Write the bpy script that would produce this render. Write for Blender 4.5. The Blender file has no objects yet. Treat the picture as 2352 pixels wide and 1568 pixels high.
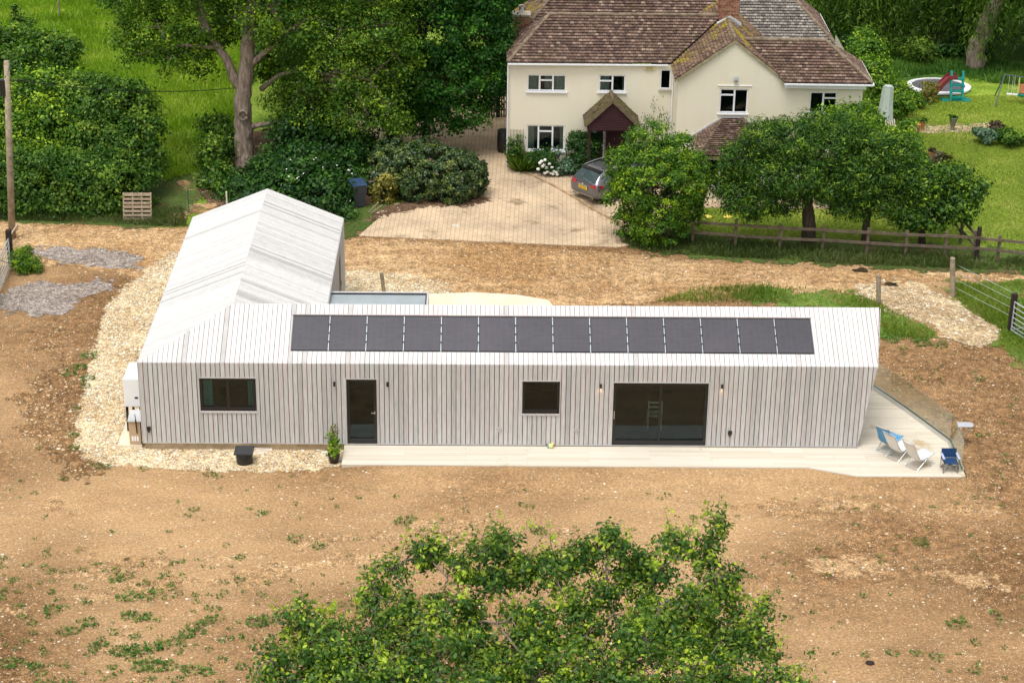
import bpy, math, random
import numpy as np
from mathutils import Vector
random.seed(7); RNG = np.random.default_rng(7)
S = bpy.context.scene; COL = S.collection
R = math.radians
# ---------------------------------------------------------------- camera
CAM = np.array([9.901, -52.667, 27.0]); TH, YA, RO = R(23.98), R(1.04), R(0.79)
_f = np.array([math.sin(YA)*math.cos(TH), math.cos(YA)*math.cos(TH), -math.sin(TH)])
_r0 = np.array([math.cos(YA), -math.sin(YA), 0.0]); _u0 = np.cross(_r0, _f)
_r = _r0*math.cos(RO)+_u0*math.sin(RO); _u = -_r0*math.sin(RO)+_u0*math.cos(RO)
FPX = 4573.0
def at(px, py, z=0.0):                      # a point of the surveyed plan at height z
    d = _f+_r*(px-1176)/FPX-_u*(py-784)/FPX
    return CAM+d*(z-CAM[2])/d[2]
def atx(px, py, Y):                         # a point of the surveyed plan at depth Y
    d = _f+_r*(px-1176)/FPX-_u*(py-784)/FPX
    return CAM+d*(Y-CAM[1])/d[1]
from mathutils import Matrix
S.cycles.transparent_max_bounces = 24
cam = bpy.data.objects.new('camera', bpy.data.cameras.new('camera')); COL.objects.link(cam)
m = Matrix(((_r[0], _u[0], -_f[0]), (_r[1], _u[1], -_f[1]), (_r[2], _u[2], -_f[2])))
cam.matrix_world = Matrix.Translation(Vector(CAM)) @ m.to_4x4()
cam.data.sensor_width = 36; cam.data.sensor_fit = 'HORIZONTAL'; cam.data.lens = FPX/2352*36
cam.data.clip_start = 0.5; cam.data.clip_end = 2000
S.camera = cam
# ---------------------------------------------------------------- sky, sun, exposure
SUN_EL, SUN_AZ = R(70), R(215)               # azimuth measured clockwise from +Y
W = bpy.data.worlds.new('World'); S.world = W; W.use_nodes = True
nt = W.node_tree; nt.nodes.clear()
sky = nt.nodes.new('ShaderNodeTexSky'); sky.sky_type = 'NISHITA'; sky.sun_disc = False
sky.sun_elevation = SUN_EL; sky.sun_rotation = SUN_AZ; sky.air_density = 1.0; sky.dust_density = 4.0
hs = nt.nodes.new('ShaderNodeHueSaturation'); hs.inputs['Saturation'].default_value = 0.10
bg = nt.nodes.new('ShaderNodeBackground'); bg.inputs['Strength'].default_value = 0.15
wo = nt.nodes.new('ShaderNodeOutputWorld')
nt.links.new(sky.outputs[0], hs.inputs['Color']); nt.links.new(hs.outputs[0], bg.inputs['Color']); nt.links.new(bg.outputs[0], wo.inputs[0])
sd = bpy.data.lights.new('sun', 'SUN'); sd.energy = 1.1; sd.angle = R(24); sd.color = (1.0, 0.95, 0.87)
so = bpy.data.objects.new('sun', sd); COL.objects.link(so)
sv = Vector((math.sin(SUN_AZ)*math.cos(SUN_EL), math.cos(SUN_AZ)*math.cos(SUN_EL), math.sin(SUN_EL)))
so.rotation_euler = sv.to_track_quat('Z', 'Y').to_euler(); so.location = (0, -20, 60)
S.view_settings.view_transform = 'Standard'; S.view_settings.look = 'None'
S.view_settings.exposure = 0.60; S.view_settings.gamma = 1
# ---------------------------------------------------------------- materials
class M:
    """small node helper"""
    def __init__(s, name):
        s.m = bpy.data.materials.new(name); s.m.use_nodes = True; s.nt = s.m.node_tree
        s.b = s.nt.nodes['Principled BSDF']; s.out = s.nt.nodes['Material Output']
    def n(s, t, **k):
        x = s.nt.nodes.new('ShaderNode'+t)
        for a, v in k.items():
            if a in x.inputs: x.inputs[a].default_value = v
            else: setattr(x, a, v)
        return x
    def l(s, a, b): s.nt.links.new(a, b)
    def pos(s, sc=(1, 1, 1), rot=0):
        g = s.n('NewGeometry'); mp = s.n('Mapping'); mp.inputs['Scale'].default_value = sc; mp.inputs['Rotation'].default_value = (0, 0, rot)
        s.l(g.outputs['Position'], mp.inputs['Vector']); return mp.outputs[0]
    def noise(s, scale, detail=4, rough=.55, vec=None, dim='3D'):
        x = s.n('TexNoise'); x.inputs['Scale'].default_value = scale; x.inputs['Detail'].default_value = detail; x.inputs['Roughness'].default_value = rough
        s.l(vec if vec is not None else s.pos(), x.inputs['Vector']); return x.outputs['Fac']
    def ramp(s, fac, stops, interp='LINEAR'):
        x = s.n('ValToRGB'); x.color_ramp.interpolation = interp; e = x.color_ramp.elements
        while len(e) > len(stops): e.remove(e[-1])
        while len(e) < len(stops): e.new(0.5)
        for i, (p, c) in enumerate(stops):
            e[i].position = p; e[i].color = (*c, 1) if len(c) == 3 else c
        s.l(fac, x.inputs[0]); return x.outputs[0]
    def mix(s, fac, a, b, mode='MIX'):
        x = s.n('MixRGB'); x.blend_type = mode
        for i, v in ((0, fac), (1, a), (2, b)):
            if isinstance(v, (int, float)): x.inputs[i].default_value = v
            elif isinstance(v, tuple): x.inputs[i].default_value = (*v, 1)
            else: s.l(v, x.inputs[i])
        return x.outputs[0]
    def math(s, op, a, b=0.0, clamp=False):
        x = s.n('Math', operation=op); x.use_clamp = clamp
        for i, v in ((0, a), (1, b)):
            if isinstance(v, (int, float)): x.inputs[i].default_value = v
            else: s.l(v, x.inputs[i])
        return x.outputs[0]
    def attr(s, name): return s.n('Attribute', attribute_name=name).outputs['Fac']
    def bump(s, h, strength=.5, dist=.02):
        x = s.n('Bump'); x.inputs['Strength'].default_value = strength; x.inputs['Distance'].default_value = dist
        s.l(h, x.inputs['Height']); s.l(x.outputs[0], s.b.inputs['Normal'])
    def col(s, c):
        if isinstance(c, tuple): s.b.inputs['Base Color'].default_value = (*c, 1)
        else: s.l(c, s.b.inputs['Base Color'])
    def set(s, rough=.8, metal=0, spec=.3):
        s.b.inputs['Roughness'].default_value = rough; s.b.inputs['Metallic'].default_value = metal; s.b.inputs['Specular IOR Level'].default_value = spec
        return s
    def ragged(s, amp=.5, scale=6):
        """sheet edge breaks up into crumbs and clumps (attribute 'e' = metres inside the edge)"""
        nz = s.noise(scale, 5, .7); nz2 = s.noise(scale*.18, 3, .6)
        h = s.math('ADD', s.math('MULTIPLY', s.math('SUBTRACT', nz, .5), amp*2.2), s.math('MULTIPLY', s.math('SUBTRACT', nz2, .5), amp*2.6))
        k = s.math('GREATER_THAN', s.math('ADD', s.attr('e'), h), 0.0)
        t = s.n('BsdfTransparent'); mx = s.n('MixShader'); s.l(k, mx.inputs[0]); s.l(t.outputs[0], mx.inputs[1]); s.l(s.b.outputs[0], mx.inputs[2]); s.l(mx.outputs[0], s.out.inputs[0])
def plain(name, c, rough=.7, metal=0, spec=.4, var=.12, scale=3, bump=0):
    x = M(name); x.set(rough, metal, spec)
    d = tuple(v*(1-var) for v in c); e = tuple(min(1, v*(1+var)) for v in c)
    x.col(x.ramp(x.noise(scale, 5, .6), [(.3, d), (.7, e)]))
    if bump: x.bump(x.noise(scale*8, 4), bump, .01)
    return x.m
def stony(name, base, dark, peb, pebd=.5, vs=16, patch=.25, amp=None, edge=6, streak=(.5, 1.6, .35), bigpatch=None):
    """earth or gravel: soil tone with scattered stones; pebd = share of stones"""
    x = M(name); x.set(.95, 0, .15)
    p = x.pos()
    n1 = x.noise(patch, 4, .6, p); n2 = x.noise(1.7, 6, .72, p); n3 = x.noise(22, 3, .6, p)
    c = x.mix(x.ramp(n1, [(.40, (0, 0, 0)), (.60, (1, 1, 1))]), dark, base)
    c = x.mix(x.math('MULTIPLY', x.ramp(n2, [(.42, (0, 0, 0)), (.60, (1, 1, 1))]), .6), c, tuple(v*.72 for v in dark), 'MIX')
    c = x.mix(.75, c, x.ramp(n3, [(.32, (.2, .2, .2)), (.68, (.85, .85, .85))]), 'OVERLAY'); c = x.mix(.8, c, x.ramp(x.noise(4.5, 6, .78, p), [(.38, (.22, .22, .22)), (.62, (.82, .82, .82))]), 'OVERLAY')
    if bigpatch is not None:
        c = x.mix(x.ramp(x.noise(.09, 3, .5, p), [(.42, (0, 0, 0)), (.62, (1, 1, 1))]), c, bigpatch)
    c = x.mix(streak[2], c, x.ramp(x.noise(.6, 6, .75, x.pos((streak[0], streak[1], 1), R(8) if streak[0] > .2 else R(-2))), [(.36, (.33, .33, .33)), (.64, (.68, .68, .67))]), 'OVERLAY')
    c = x.mix(.42, c, x.ramp(x.noise(13, 3, .8, p), [(.40, (.22, .21, .20)), (.60, (.80, .80, .80))]), 'OVERLAY')
    hgt = n3
    for k, (sc, share) in enumerate(((vs, pebd), (vs*.45, pebd*.45))):
        v = x.n('TexVoronoi'); v.inputs['Scale'].default_value = sc; x.l(p, v.inputs['Vector'])
        sep = x.n('SeparateColor'); x.l(v.outputs['Color'], sep.inputs[0])
        dens = x.math('MULTIPLY', x.ramp(x.noise(.7+k, 3, .6, p), [(.3, (.25, .25, .25)), (.7, (1.3, 1.3, 1.3))]), share)
        on = x.math('LESS_THAN', sep.outputs[0], dens)
        rnd = x.math('LESS_THAN', v.outputs['Distance'], .42)
        on = x.math('MULTIPLY', on, rnd)
        pc = x.ramp(sep.outputs[1], [(0, tuple(q*.6 for q in peb)), (.5, peb), (.85, tuple(min(.82, q*1.35) for q in peb)), (1, (.75, .71, .64))])
        c = x.mix(on, c, pc)
        hgt = x.math('ADD', hgt, x.math('MULTIPLY', on, .5))
    x.col(c); x.bump(hgt, .9, .03)
    if amp: x.ragged(amp, edge)
    return x.m
def grassy(name, a, b, c3, amp=None, scale=.8, edge=5):
    x = M(name); x.set(.9, 0, .15); p = x.pos()
    n1 = x.noise(scale, 5, .65, p); n2 = x.noise(9, 4, .7, p); n3 = x.noise(.16, 3, .5, p)
    c = x.ramp(n1, [(.3, a), (.5, b), (.72, c3)])
    c = x.mix(.8, c, x.ramp(n2, [(.3, (.18, .18, .18)), (.7, (.85, .85, .85))]), 'OVERLAY')
    c = x.mix(.35, c, x.ramp(n3, [(.35, (.3, .3, .3)), (.65, (.75, .75, .7))]), 'OVERLAY')
    x.col(c); x.bump(n2, .8, .08)
    if amp: x.ragged(amp, edge)
    return x.m
def leafmat(name, lo, mid, hi, trans=.3, gloss=.35):
    x = M(name); x.set(.45, 0, gloss)
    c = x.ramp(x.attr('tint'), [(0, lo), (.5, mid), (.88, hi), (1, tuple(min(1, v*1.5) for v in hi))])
    c = x.mix(.3, c, x.ramp(x.noise(.9, 3), [(.3, (.3, .3, .3)), (.7, (.75, .75, .7))]), 'OVERLAY')
    x.col(c)
    t = x.n('BsdfTranslucent'); tc = x.mix(1, c, (.85, 1.2, .3), 'MULTIPLY'); x.l(tc, t.inputs[0])
    mx = x.n('MixShader'); mx.inputs[0].default_value = trans
    x.l(x.b.outputs[0], mx.inputs[1]); x.l(t.outputs[0], mx.inputs[2]); x.l(mx.outputs[0], x.out.inputs[0])
    return x.m
def tinted(name, stops, rough=.85, grain=None, bump=0, spec=.2, over=.35, nscale=3, moss=None):
    """per-piece colour from the attribute 'tint' (boards, tiles, bricks)"""
    x = M(name); x.set(rough, 0, spec)
    c = x.ramp(x.attr('tint'), stops)
    nz = x.noise(nscale, 5, .65, x.pos(grain or (1, 1, 1)))
    c = x.mix(over, c, x.ramp(nz, [(.3, (.25, .25, .25)), (.7, (.78, .78, .78))]), 'OVERLAY')
    if moss:
        mc, lo, hi, ms = moss
        c = x.mix(x.ramp(x.noise(ms, 5, .7), [(lo, (0, 0, 0)), (hi, (1, 1, 1))]), c, mc)
    x.col(c)
    if bump: x.bump(nz, bump, .01)
    return x.m
def glassmat(name, tint=(.75, .82, .8), k=1.6, gt=(1, 1, 1)):
    x = M(name); fr = x.n('Fresnel'); fr.inputs[0].default_value = 1.5
    f = x.math('MULTIPLY', fr.outputs[0], k, True)
    t = x.n('BsdfTransparent'); t.inputs[0].default_value = (*tint, 1); g = x.n('BsdfGlossy'); g.inputs['Roughness'].default_value = .015; g.inputs[0].default_value = (*gt, 1)
    mx = x.n('MixShader'); x.l(f, mx.inputs[0]); x.l(t.outputs[0], mx.inputs[1]); x.l(g.outputs[0], mx.inputs[2]); x.l(mx.outputs[0], x.out.inputs[0])
    return x.m
MT = {}
MT['soil'] = stony('bare earth with flints', (.265, .152, .070), (.17, .093, .040), (.46, .34, .205), .20, 23, .14, .35, 5, bigpatch=(.40, .255, .130))
MT['clods'] = stony('churned earth', (.26, .15, .068), (.17, .095, .042), (.50, .37, .22), .34, 15, .4, 1.6, 1.3)
MT['compact'] = stony('compacted pale earth', (.40, .26, .135), (.33, .20, .095), (.55, .43, .28), .2, 23, .4, 1.3, 1.6)
MT['soilbank'] = stony('bare earth bank', (.265, .152, .070), (.17, .093, .040), (.46, .34, .205), .20, 23, .14, None, 5, bigpatch=(.40, .255, .130))
MT['track'] = stony('worn gravel track', (.48, .32, .17), (.32, .185, .08), (.58, .44, .28), .2, 23, .22, .5, 5, streak=(.10, 1.7, .5))
MT['gravel'] = stony('pale shingle', (.60, .46, .275), (.38, .25, .12), (.78, .68, .50), 1.1, 19, .5, .35, 6)
MT['chalk'] = stony('chalky rubble', (.50, .385, .24), (.34, .24, .13), (.62, .54, .41), .5, 14, .5, 1.0, 3)
MT['tarmac'] = stony('worn grey hardstanding', (.30, .26, .235), (.23, .19, .165), (.42, .35, .27), .25, 21, .4, .9, 2)
MT['rubble'] = stony('dark leaf litter', (.16, .10, .06), (.10, .06, .035), (.3, .2, .13), .2, 12, .5, .5, 4)
MT['meadow'] = grassy('rough meadow grass', (.09, .17, .015), (.17, .26, .025), (.30, .36, .07))
MT['verge'] = grassy('rough verge grass', (.13, .085, .045), (.06, .10, .02), (.11, .14, .035), .8)
MT['patch'] = grassy('green grass patch', (.25, .15, .065), (.10, .17, .03), (.19, .25, .05), 1.3, scale=1.1, edge=2)
MT['lawn'] = grassy('mown lawn', (.11, .165, .016), (.155, .21, .022), (.24, .27, .05), .25, scale=.5)
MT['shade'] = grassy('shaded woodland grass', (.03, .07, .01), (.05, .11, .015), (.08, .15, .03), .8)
MT['concrete'] = plain('pale concrete', (.70, .60, .45), .9, 0, .2, .12, 1.2)
MT['white'] = plain('white upvc', (.78, .79, .80), .35, 0, .5, .03)
x = M('cream painted render'); x.set(.9, 0, .2)
c = x.mix(.35, (.74, .69, .555), x.ramp(x.noise(1.1, 5, .6, x.pos((1.6, 1.6, .3))), [(.3, (.42, .42, .40)), (.7, (.56, .56, .56))]), 'OVERLAY')
x.col(x.mix(.25, c, x.ramp(x.noise(.5, 5, .6), [(.35, (.40, .40, .38)), (.65, (.56, .56, .56))]), 'OVERLAY')); x.bump(x.noise(9, 4), .15, .01); MT['render'] = x.m
MT['black'] = plain('black powder coat', (.012, .012, .013), .4, 0, .5, .1)
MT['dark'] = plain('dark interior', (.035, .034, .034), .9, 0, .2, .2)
MT['alu'] = plain('brushed aluminium', (.62, .63, .64), .35, .85, .5, .05)
MT['galv'] = plain('galvanised steel', (.55, .60, .62), .4, .6, .5, .12, 12)
MT['board'] = tinted('weathered pale larch boards', [(0, (.40, .395, .39)), (.15, (.465, .46, .452)), (.5, (.495, .488, .478)), (.85, (.53, .522, .512)), (1, (.42, .415, .41))], .85, (9, 9, .9), .2, .15, .3, 3)
MT['roofboard'] = tinted('paler roof boards', [(0, (.43, .42, .408)), (.12, (.545, .533, .52)), (.6, (.60, .588, .575)), (1, (.635, .623, .61))], .85, None, .15, .15, .18, 4)  # roof slopes given a paler board colour than the walls
x = M('gap membrane'); x.set(.9, 0, .1)
x.col(x.ramp(x.noise(2.2, 3, .6, x.pos((6, .4, .12))), [(.44, (.03, .026, .024)), (.54, (.30, .06, .05))])); MT['gap'] = x.m
MT['deck'] = tinted('cream composite decking', [(0, (.56, .50, .405)), (.5, (.61, .55, .455)), (1, (.65, .59, .50))], .55, (.4, 6, 1), .1, .35, .12, 3, moss=((.46, .36, .22), .60, .68, .8))
MT['tile'] = tinted('weathered clay tiles', [(0, (.07, .045, .036)), (.3, (.115, .072, .055)), (.65, (.15, .095, .073)), (.9, (.19, .125, .095)), (1, (.27, .20, .15))], .9, None, .4, .2, .6, 6, moss=((.085, .07, .022), .58, .74, 1.3))
MT['porchtile'] = tinted('dark mossy porch tiles', [(0, (.05, .038, .026)), (.5, (.09, .065, .042)), (1, (.15, .11, .075))], .95, None, .4, .1, .5, 6, moss=((.09, .085, .02), .45, .62, 2.2))
MT['mosstile'] = tinted('clay tiles under yellow moss', [(0, (.08, .05, .038)), (.5, (.14, .09, .065)), (1, (.22, .15, .10))], .95, None, .4, .1, .5, 6, moss=((.28, .22, .018), .52, .64, .9))
MT['greytile'] = tinted('grey lichened tiles', [(0, (.11, .095, .083)), (.4, (.18, .16, .14)), (.8, (.235, .21, .185)), (1, (.31, .28, .25))], .9, None, .4, .2, .5, 6)
MT['brick'] = tinted('red brick', [(0, (.17, .07, .045)), (.5, (.26, .11, .07)), (1, (.33, .17, .11))], .9, None, .4, .1, .5, 8)
MT['wood'] = plain('weathered oak post', (.30, .25, .18), .9, 0, .1, .35, 5, .4)
MT['rail'] = plain('old grey-brown rail', (.14, .11, .08), .9, 0, .1, .35, 4, .4)
MT['darkwood'] = plain('dark creosoted post', (.035, .025, .022), .85, 0, .2, .3, 6)
MT['maroon'] = plain('dark maroon boards', (.045, .016, .018), .7, 0, .3, .2)
MT['pallet'] = plain('pale pallet wood', (.42, .33, .24), .9, 0, .1, .25, 7)
x = M('bark'); x.set(.95, 0, .1)
nn = x.noise(3, 6, .7, x.pos((3, 3, .6))); x.col(x.ramp(nn, [(.3, (.10, .075, .055)), (.5, (.27, .21, .165)), (.7, (.44, .36, .30))])); x.bump(nn, 1, .08); MT['bark'] = x.m
x = M('dark bark'); x.set(.95, 0, .1)
nn = x.noise(4, 6, .7, x.pos((3, 3, .7))); x.col(x.ramp(nn, [(.3, (.035, .026, .02)), (.7, (.13, .10, .075))])); x.bump(nn, 1, .05); MT['dbark'] = x.m
MT['oakleaf'] = leafmat('oak leaves', (.018, .065, .008), (.078, .17, .014), (.24, .35, .022), .38, .22)
MT['nearleaf'] = leafmat('young oak leaves', (.014, .062, .014), (.078, .17, .026), (.36, .45, .036), .42, .3)
MT['darkleaf'] = leafmat('dark oak leaves', (.006, .042, .005), (.026, .11, .010), (.075, .21, .017), .34, .22)
MT['hedgeleaf'] = leafmat('mixed hedge leaves', (.012, .05, .008), (.058, .14, .016), (.19, .29, .03), .36, .22)
MT['bramble'] = leafmat('dark undergrowth leaves', (.007, .036, .006), (.02, .07, .011), (.06, .14, .018), .3, .25)
MT['laurel'] = leafmat('variegated evergreen leaves', (.014, .042, .012), (.035, .08, .018), (.13, .17, .025), .2, .55)
MT['brightleaf'] = leafmat('bright green leaves', (.022, .08, .008), (.075, .175, .014), (.26, .38, .02), .32, .22)
MT['cherryleaf'] = leafmat('cherry leaves', (.012, .05, .008), (.040, .11, .012), (.18, .29, .02), .3, .25)
MT['willowleaf'] = leafmat('willow leaves', (.02, .06, .01), (.085, .16, .02), (.20, .30, .04), .4, .15)
MT['goldleaf'] = leafmat('golden leaves', (.08, .09, .015), (.20, .18, .03), (.34, .29, .06))
MT['grey_leaf'] = leafmat('blue-green leaves', (.05, .10, .06), (.10, .18, .11), (.22, .34, .22))
MT['redleaf'] = leafmat('bronze leaves', (.03, .02, .015), (.06, .04, .025), (.1, .08, .04))
MT['grass'] = leafmat('grass blades', (.065, .125, .012), (.14, .215, .02), (.26, .32, .05), .35, .2)
MT['vergeblade'] = leafmat('verge blades', (.035, .06, .014), (.075, .105, .025), (.15, .17, .06), .3, .2)
MT['meadowblade'] = leafmat('meadow grass blades', (.10, .19, .012), (.23, .35, .024), (.44, .50, .09), .4, .15)
MT['weed'] = leafmat('weeds', (.03, .09, .015), (.07, .17, .025), (.16, .28, .04), .3, .2)
MT['petal'] = plain('white petals', (.8, .78, .72), .7, 0, .2, .05)
MT['glass'] = glassmat('window glass', (.52, .66, .66), 1.3, (.74, .92, 1.0))
MT['clear'] = glassmat('balustrade glass', (.88, .90, .80), .25)
MT['curtain'] = plain('teal curtain', (.18, .46, .40), .9, 0, .1, .2, 12)
MT['net'] = plain('pale curtain', (.55, .52, .45), .9, 0, .1, .2, 14)
MT['leadgrey'] = plain('grey roofing membrane', (.30, .34, .36), .35, 0, .5, .12, 1.5)
MT['blue'] = plain('light blue mesh', (.09, .28, .50), .7, 0, .3, .1)
MT['navy'] = plain('navy nylon', (.012, .045, .13), .7, 0, .3, .15)
MT['cloth'] = plain('off-white mesh', (.72, .71, .68), .8, 0, .2, .04)
MT['teal'] = plain('teal plastic', (.005, .23, .20), .45, 0, .4, .1)
MT['red'] = plain('faded red plastic', (.19, .03, .035), .5, 0, .4, .1)
MT['terra'] = plain('terracotta', (.42, .17, .08), .85, 0, .2, .15)
MT['stone'] = plain('stone', (.42, .38, .30), .9, 0, .2, .25, 6, .4)
MT['yellow'] = plain('yellow plastic', (.75, .62, .10), .5)
# ---------------------------------------------------------------- mesh builder
ROOTS = {}
class MB:
    def __init__(s): s.v = []; s.f = []; s.t = []; s.mi = []
    def add(s, vs, fs, tint=None, mi=0):
        b = len(s.v); s.v.extend([tuple(float(c) for c in p) for p in vs])
        tv = random.random() if tint is None else tint
        for f in fs: s.f.append([b+i for i in f]); s.t.append(tv); s.mi.append(mi)
    def box(s, x0, y0, z0, x1, y1, z1, tint=None, mi=0):
        s.obox([(x0+x1)/2, (y0+y1)/2, (z0+z1)/2], [(x1-x0)/2, 0, 0], [0, (y1-y0)/2, 0], [0, 0, (z1-z0)/2], tint, mi)
    def obox(s, c, a, b, d, tint=None, mi=0):
        c, a, b, d = map(np.array, (c, a, b, d))
        vs = [c+i*a+j*b+k*d for k in (-1, 1) for i, j in ((-1, -1), (1, -1), (1, 1), (-1, 1))]
        s.add(vs, [[0, 3, 2, 1], [4, 5, 6, 7], [0, 1, 5, 4], [1, 2, 6, 5], [2, 3, 7, 6], [3, 0, 4, 7]], tint, mi)
    def beam(s, p, q, w, h, up=(0, 0, 1), tint=None, mi=0):
        p, q, up = np.array(p, float), np.array(q, float), np.array(up, float); d = q-p; L = np.linalg.norm(d); d = d/L
        sx = np.cross(d, up); sx = sx/(np.linalg.norm(sx)+1e-9); uz = np.cross(sx, d)
        s.obox((p+q)/2, d*L/2, sx*w/2, uz*h/2, tint, mi)
    def tube(s, pts, r, n=8, caps=True, tint=None, mi=0, jit=0):
        pts = [np.array(p, float) for p in pts]; k = len(pts)
        rs = r if hasattr(r, '__len__') else [r]*k
        vs = []; ref = None
        for i, p in enumerate(pts):
            d = pts[min(i+1, k-1)]-pts[max(i-1, 0)]; d = d/(np.linalg.norm(d)+1e-9)
            if ref is None: ref = np.array([1., 0, 0]) if abs(d[0]) < .8 else np.array([0, 1., 0])
            a = np.cross(d, ref); a /= np.linalg.norm(a)+1e-9; b = np.cross(d, a); ref = np.cross(a, d)
            for j in range(n):
                t = 2*math.pi*j/n; q = rs[i]*(1+(random.uniform(-jit, jit) if jit else 0)); vs.append(p+(a*math.cos(t)+b*math.sin(t))*q)
        fs = [[i*n+j, i*n+(j+1) % n, (i+1)*n+(j+1) % n, (i+1)*n+j] for i in range(k-1) for j in range(n)]
        if caps: fs += [list(range(n))[::-1], [(k-1)*n+j for j in range(n)]]
        s.add(vs, fs, tint, mi)
    def lathe(s, c, prof, n=20, tint=None, mi=0, sx=1, sy=1):
        c = np.array(c, float); vs = []
        for r_, z_ in prof:
            for j in range(n):
                t = 2*math.pi*j/n; vs.append(c+np.array([r_*math.cos(t)*sx, r_*math.sin(t)*sy, z_]))
        k = len(prof)
        fs = [[i*n+j, i*n+(j+1) % n, (i+1)*n+(j+1) % n, (i+1)*n+j] for i in range(k-1) for j in range(n)]
        fs += [list(range(n))[::-1], [(k-1)*n+j for j in range(n)]]
        s.add(vs, fs, tint, mi)
    def prism(s, poly, up, tint=None, mi=0):
        """closed prism: 3d polygon extruded by vector up"""
        n = len(poly); up = np.array(up, float); a = [np.array(p, float) for p in poly]
        vs = a+[p+up for p in a]
        fs = [list(range(n))[::-1], list(range(n, 2*n))]+[[i, (i+1) % n, n+(i+1) % n, n+i] for i in range(n)]
        s.add(vs, fs, tint, mi)
    def sheet(s, poly, tint=None, mi=0): s.add(poly, [list(range(len(poly)))], tint, mi)
    def build(s, name, mats, parent=None, smooth=False, bevel=0, local=False):
        vs = np.array(s.v, float)
        if parent is not None and not local:
            mt = ROOTS[parent.name]; vs = (vs-mt[0])@mt[1]
        me = bpy.data.meshes.new(name); me.from_pydata([tuple(p) for p in vs], [], s.f)
        ats = me.attributes.new('tint', 'FLOAT', 'FACE'); ats.data.foreach_set('value', np.array(s.t, 'f'))
        for mm in (mats if isinstance(mats, (list, tuple)) else [mats]): me.materials.append(MT[mm] if isinstance(mm, str) else mm)
        me.polygons.foreach_set('material_index', s.mi)
        if smooth: me.polygons.foreach_set('use_smooth', [True]*len(s.f))
        me.update()
        o = bpy.data.objects.new(name, me); COL.objects.link(o)
        if parent is not None:
            o.parent = parent; ROOTS[o.name] = ROOTS[parent.name]
        else: ROOTS[o.name] = (np.zeros(3), np.eye(3))
        if bevel:
            bm = o.modifiers.new('bevel', 'BEVEL'); bm.width = bevel; bm.segments = 2; bm.limit_method = 'ANGLE'
        return o
def tag(o, label=None, cat=None, group=None, kind=None):
    for k, v in (('label', label), ('category', cat), ('group', group), ('kind', kind)):
        if v: o[k] = v
    return o
def thing(name, label, cat, loc=(0, 0, 0), rz=0, group=None):
    o = bpy.data.objects.new(name, None); COL.objects.link(o); o.location = [float(c) for c in loc]; o.rotation_euler = (0, 0, rz); o.empty_display_size = .2
    c, s = math.cos(rz), math.sin(rz)
    ROOTS[o.name] = (np.array(loc, float), np.array([[c, -s, 0], [s, c, 0], [0, 0, 1.]]))   # row vectors: (v-loc)@R
    return tag(o, label, cat, group)
def copy_tree(o, parent=None):
    c = o.copy(); COL.objects.link(c)
    if parent is not None: c.parent = parent
    for ch in list(o.children): copy_tree(ch, c)
    return c
def struct(o): o['kind'] = 'structure'; return o
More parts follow.
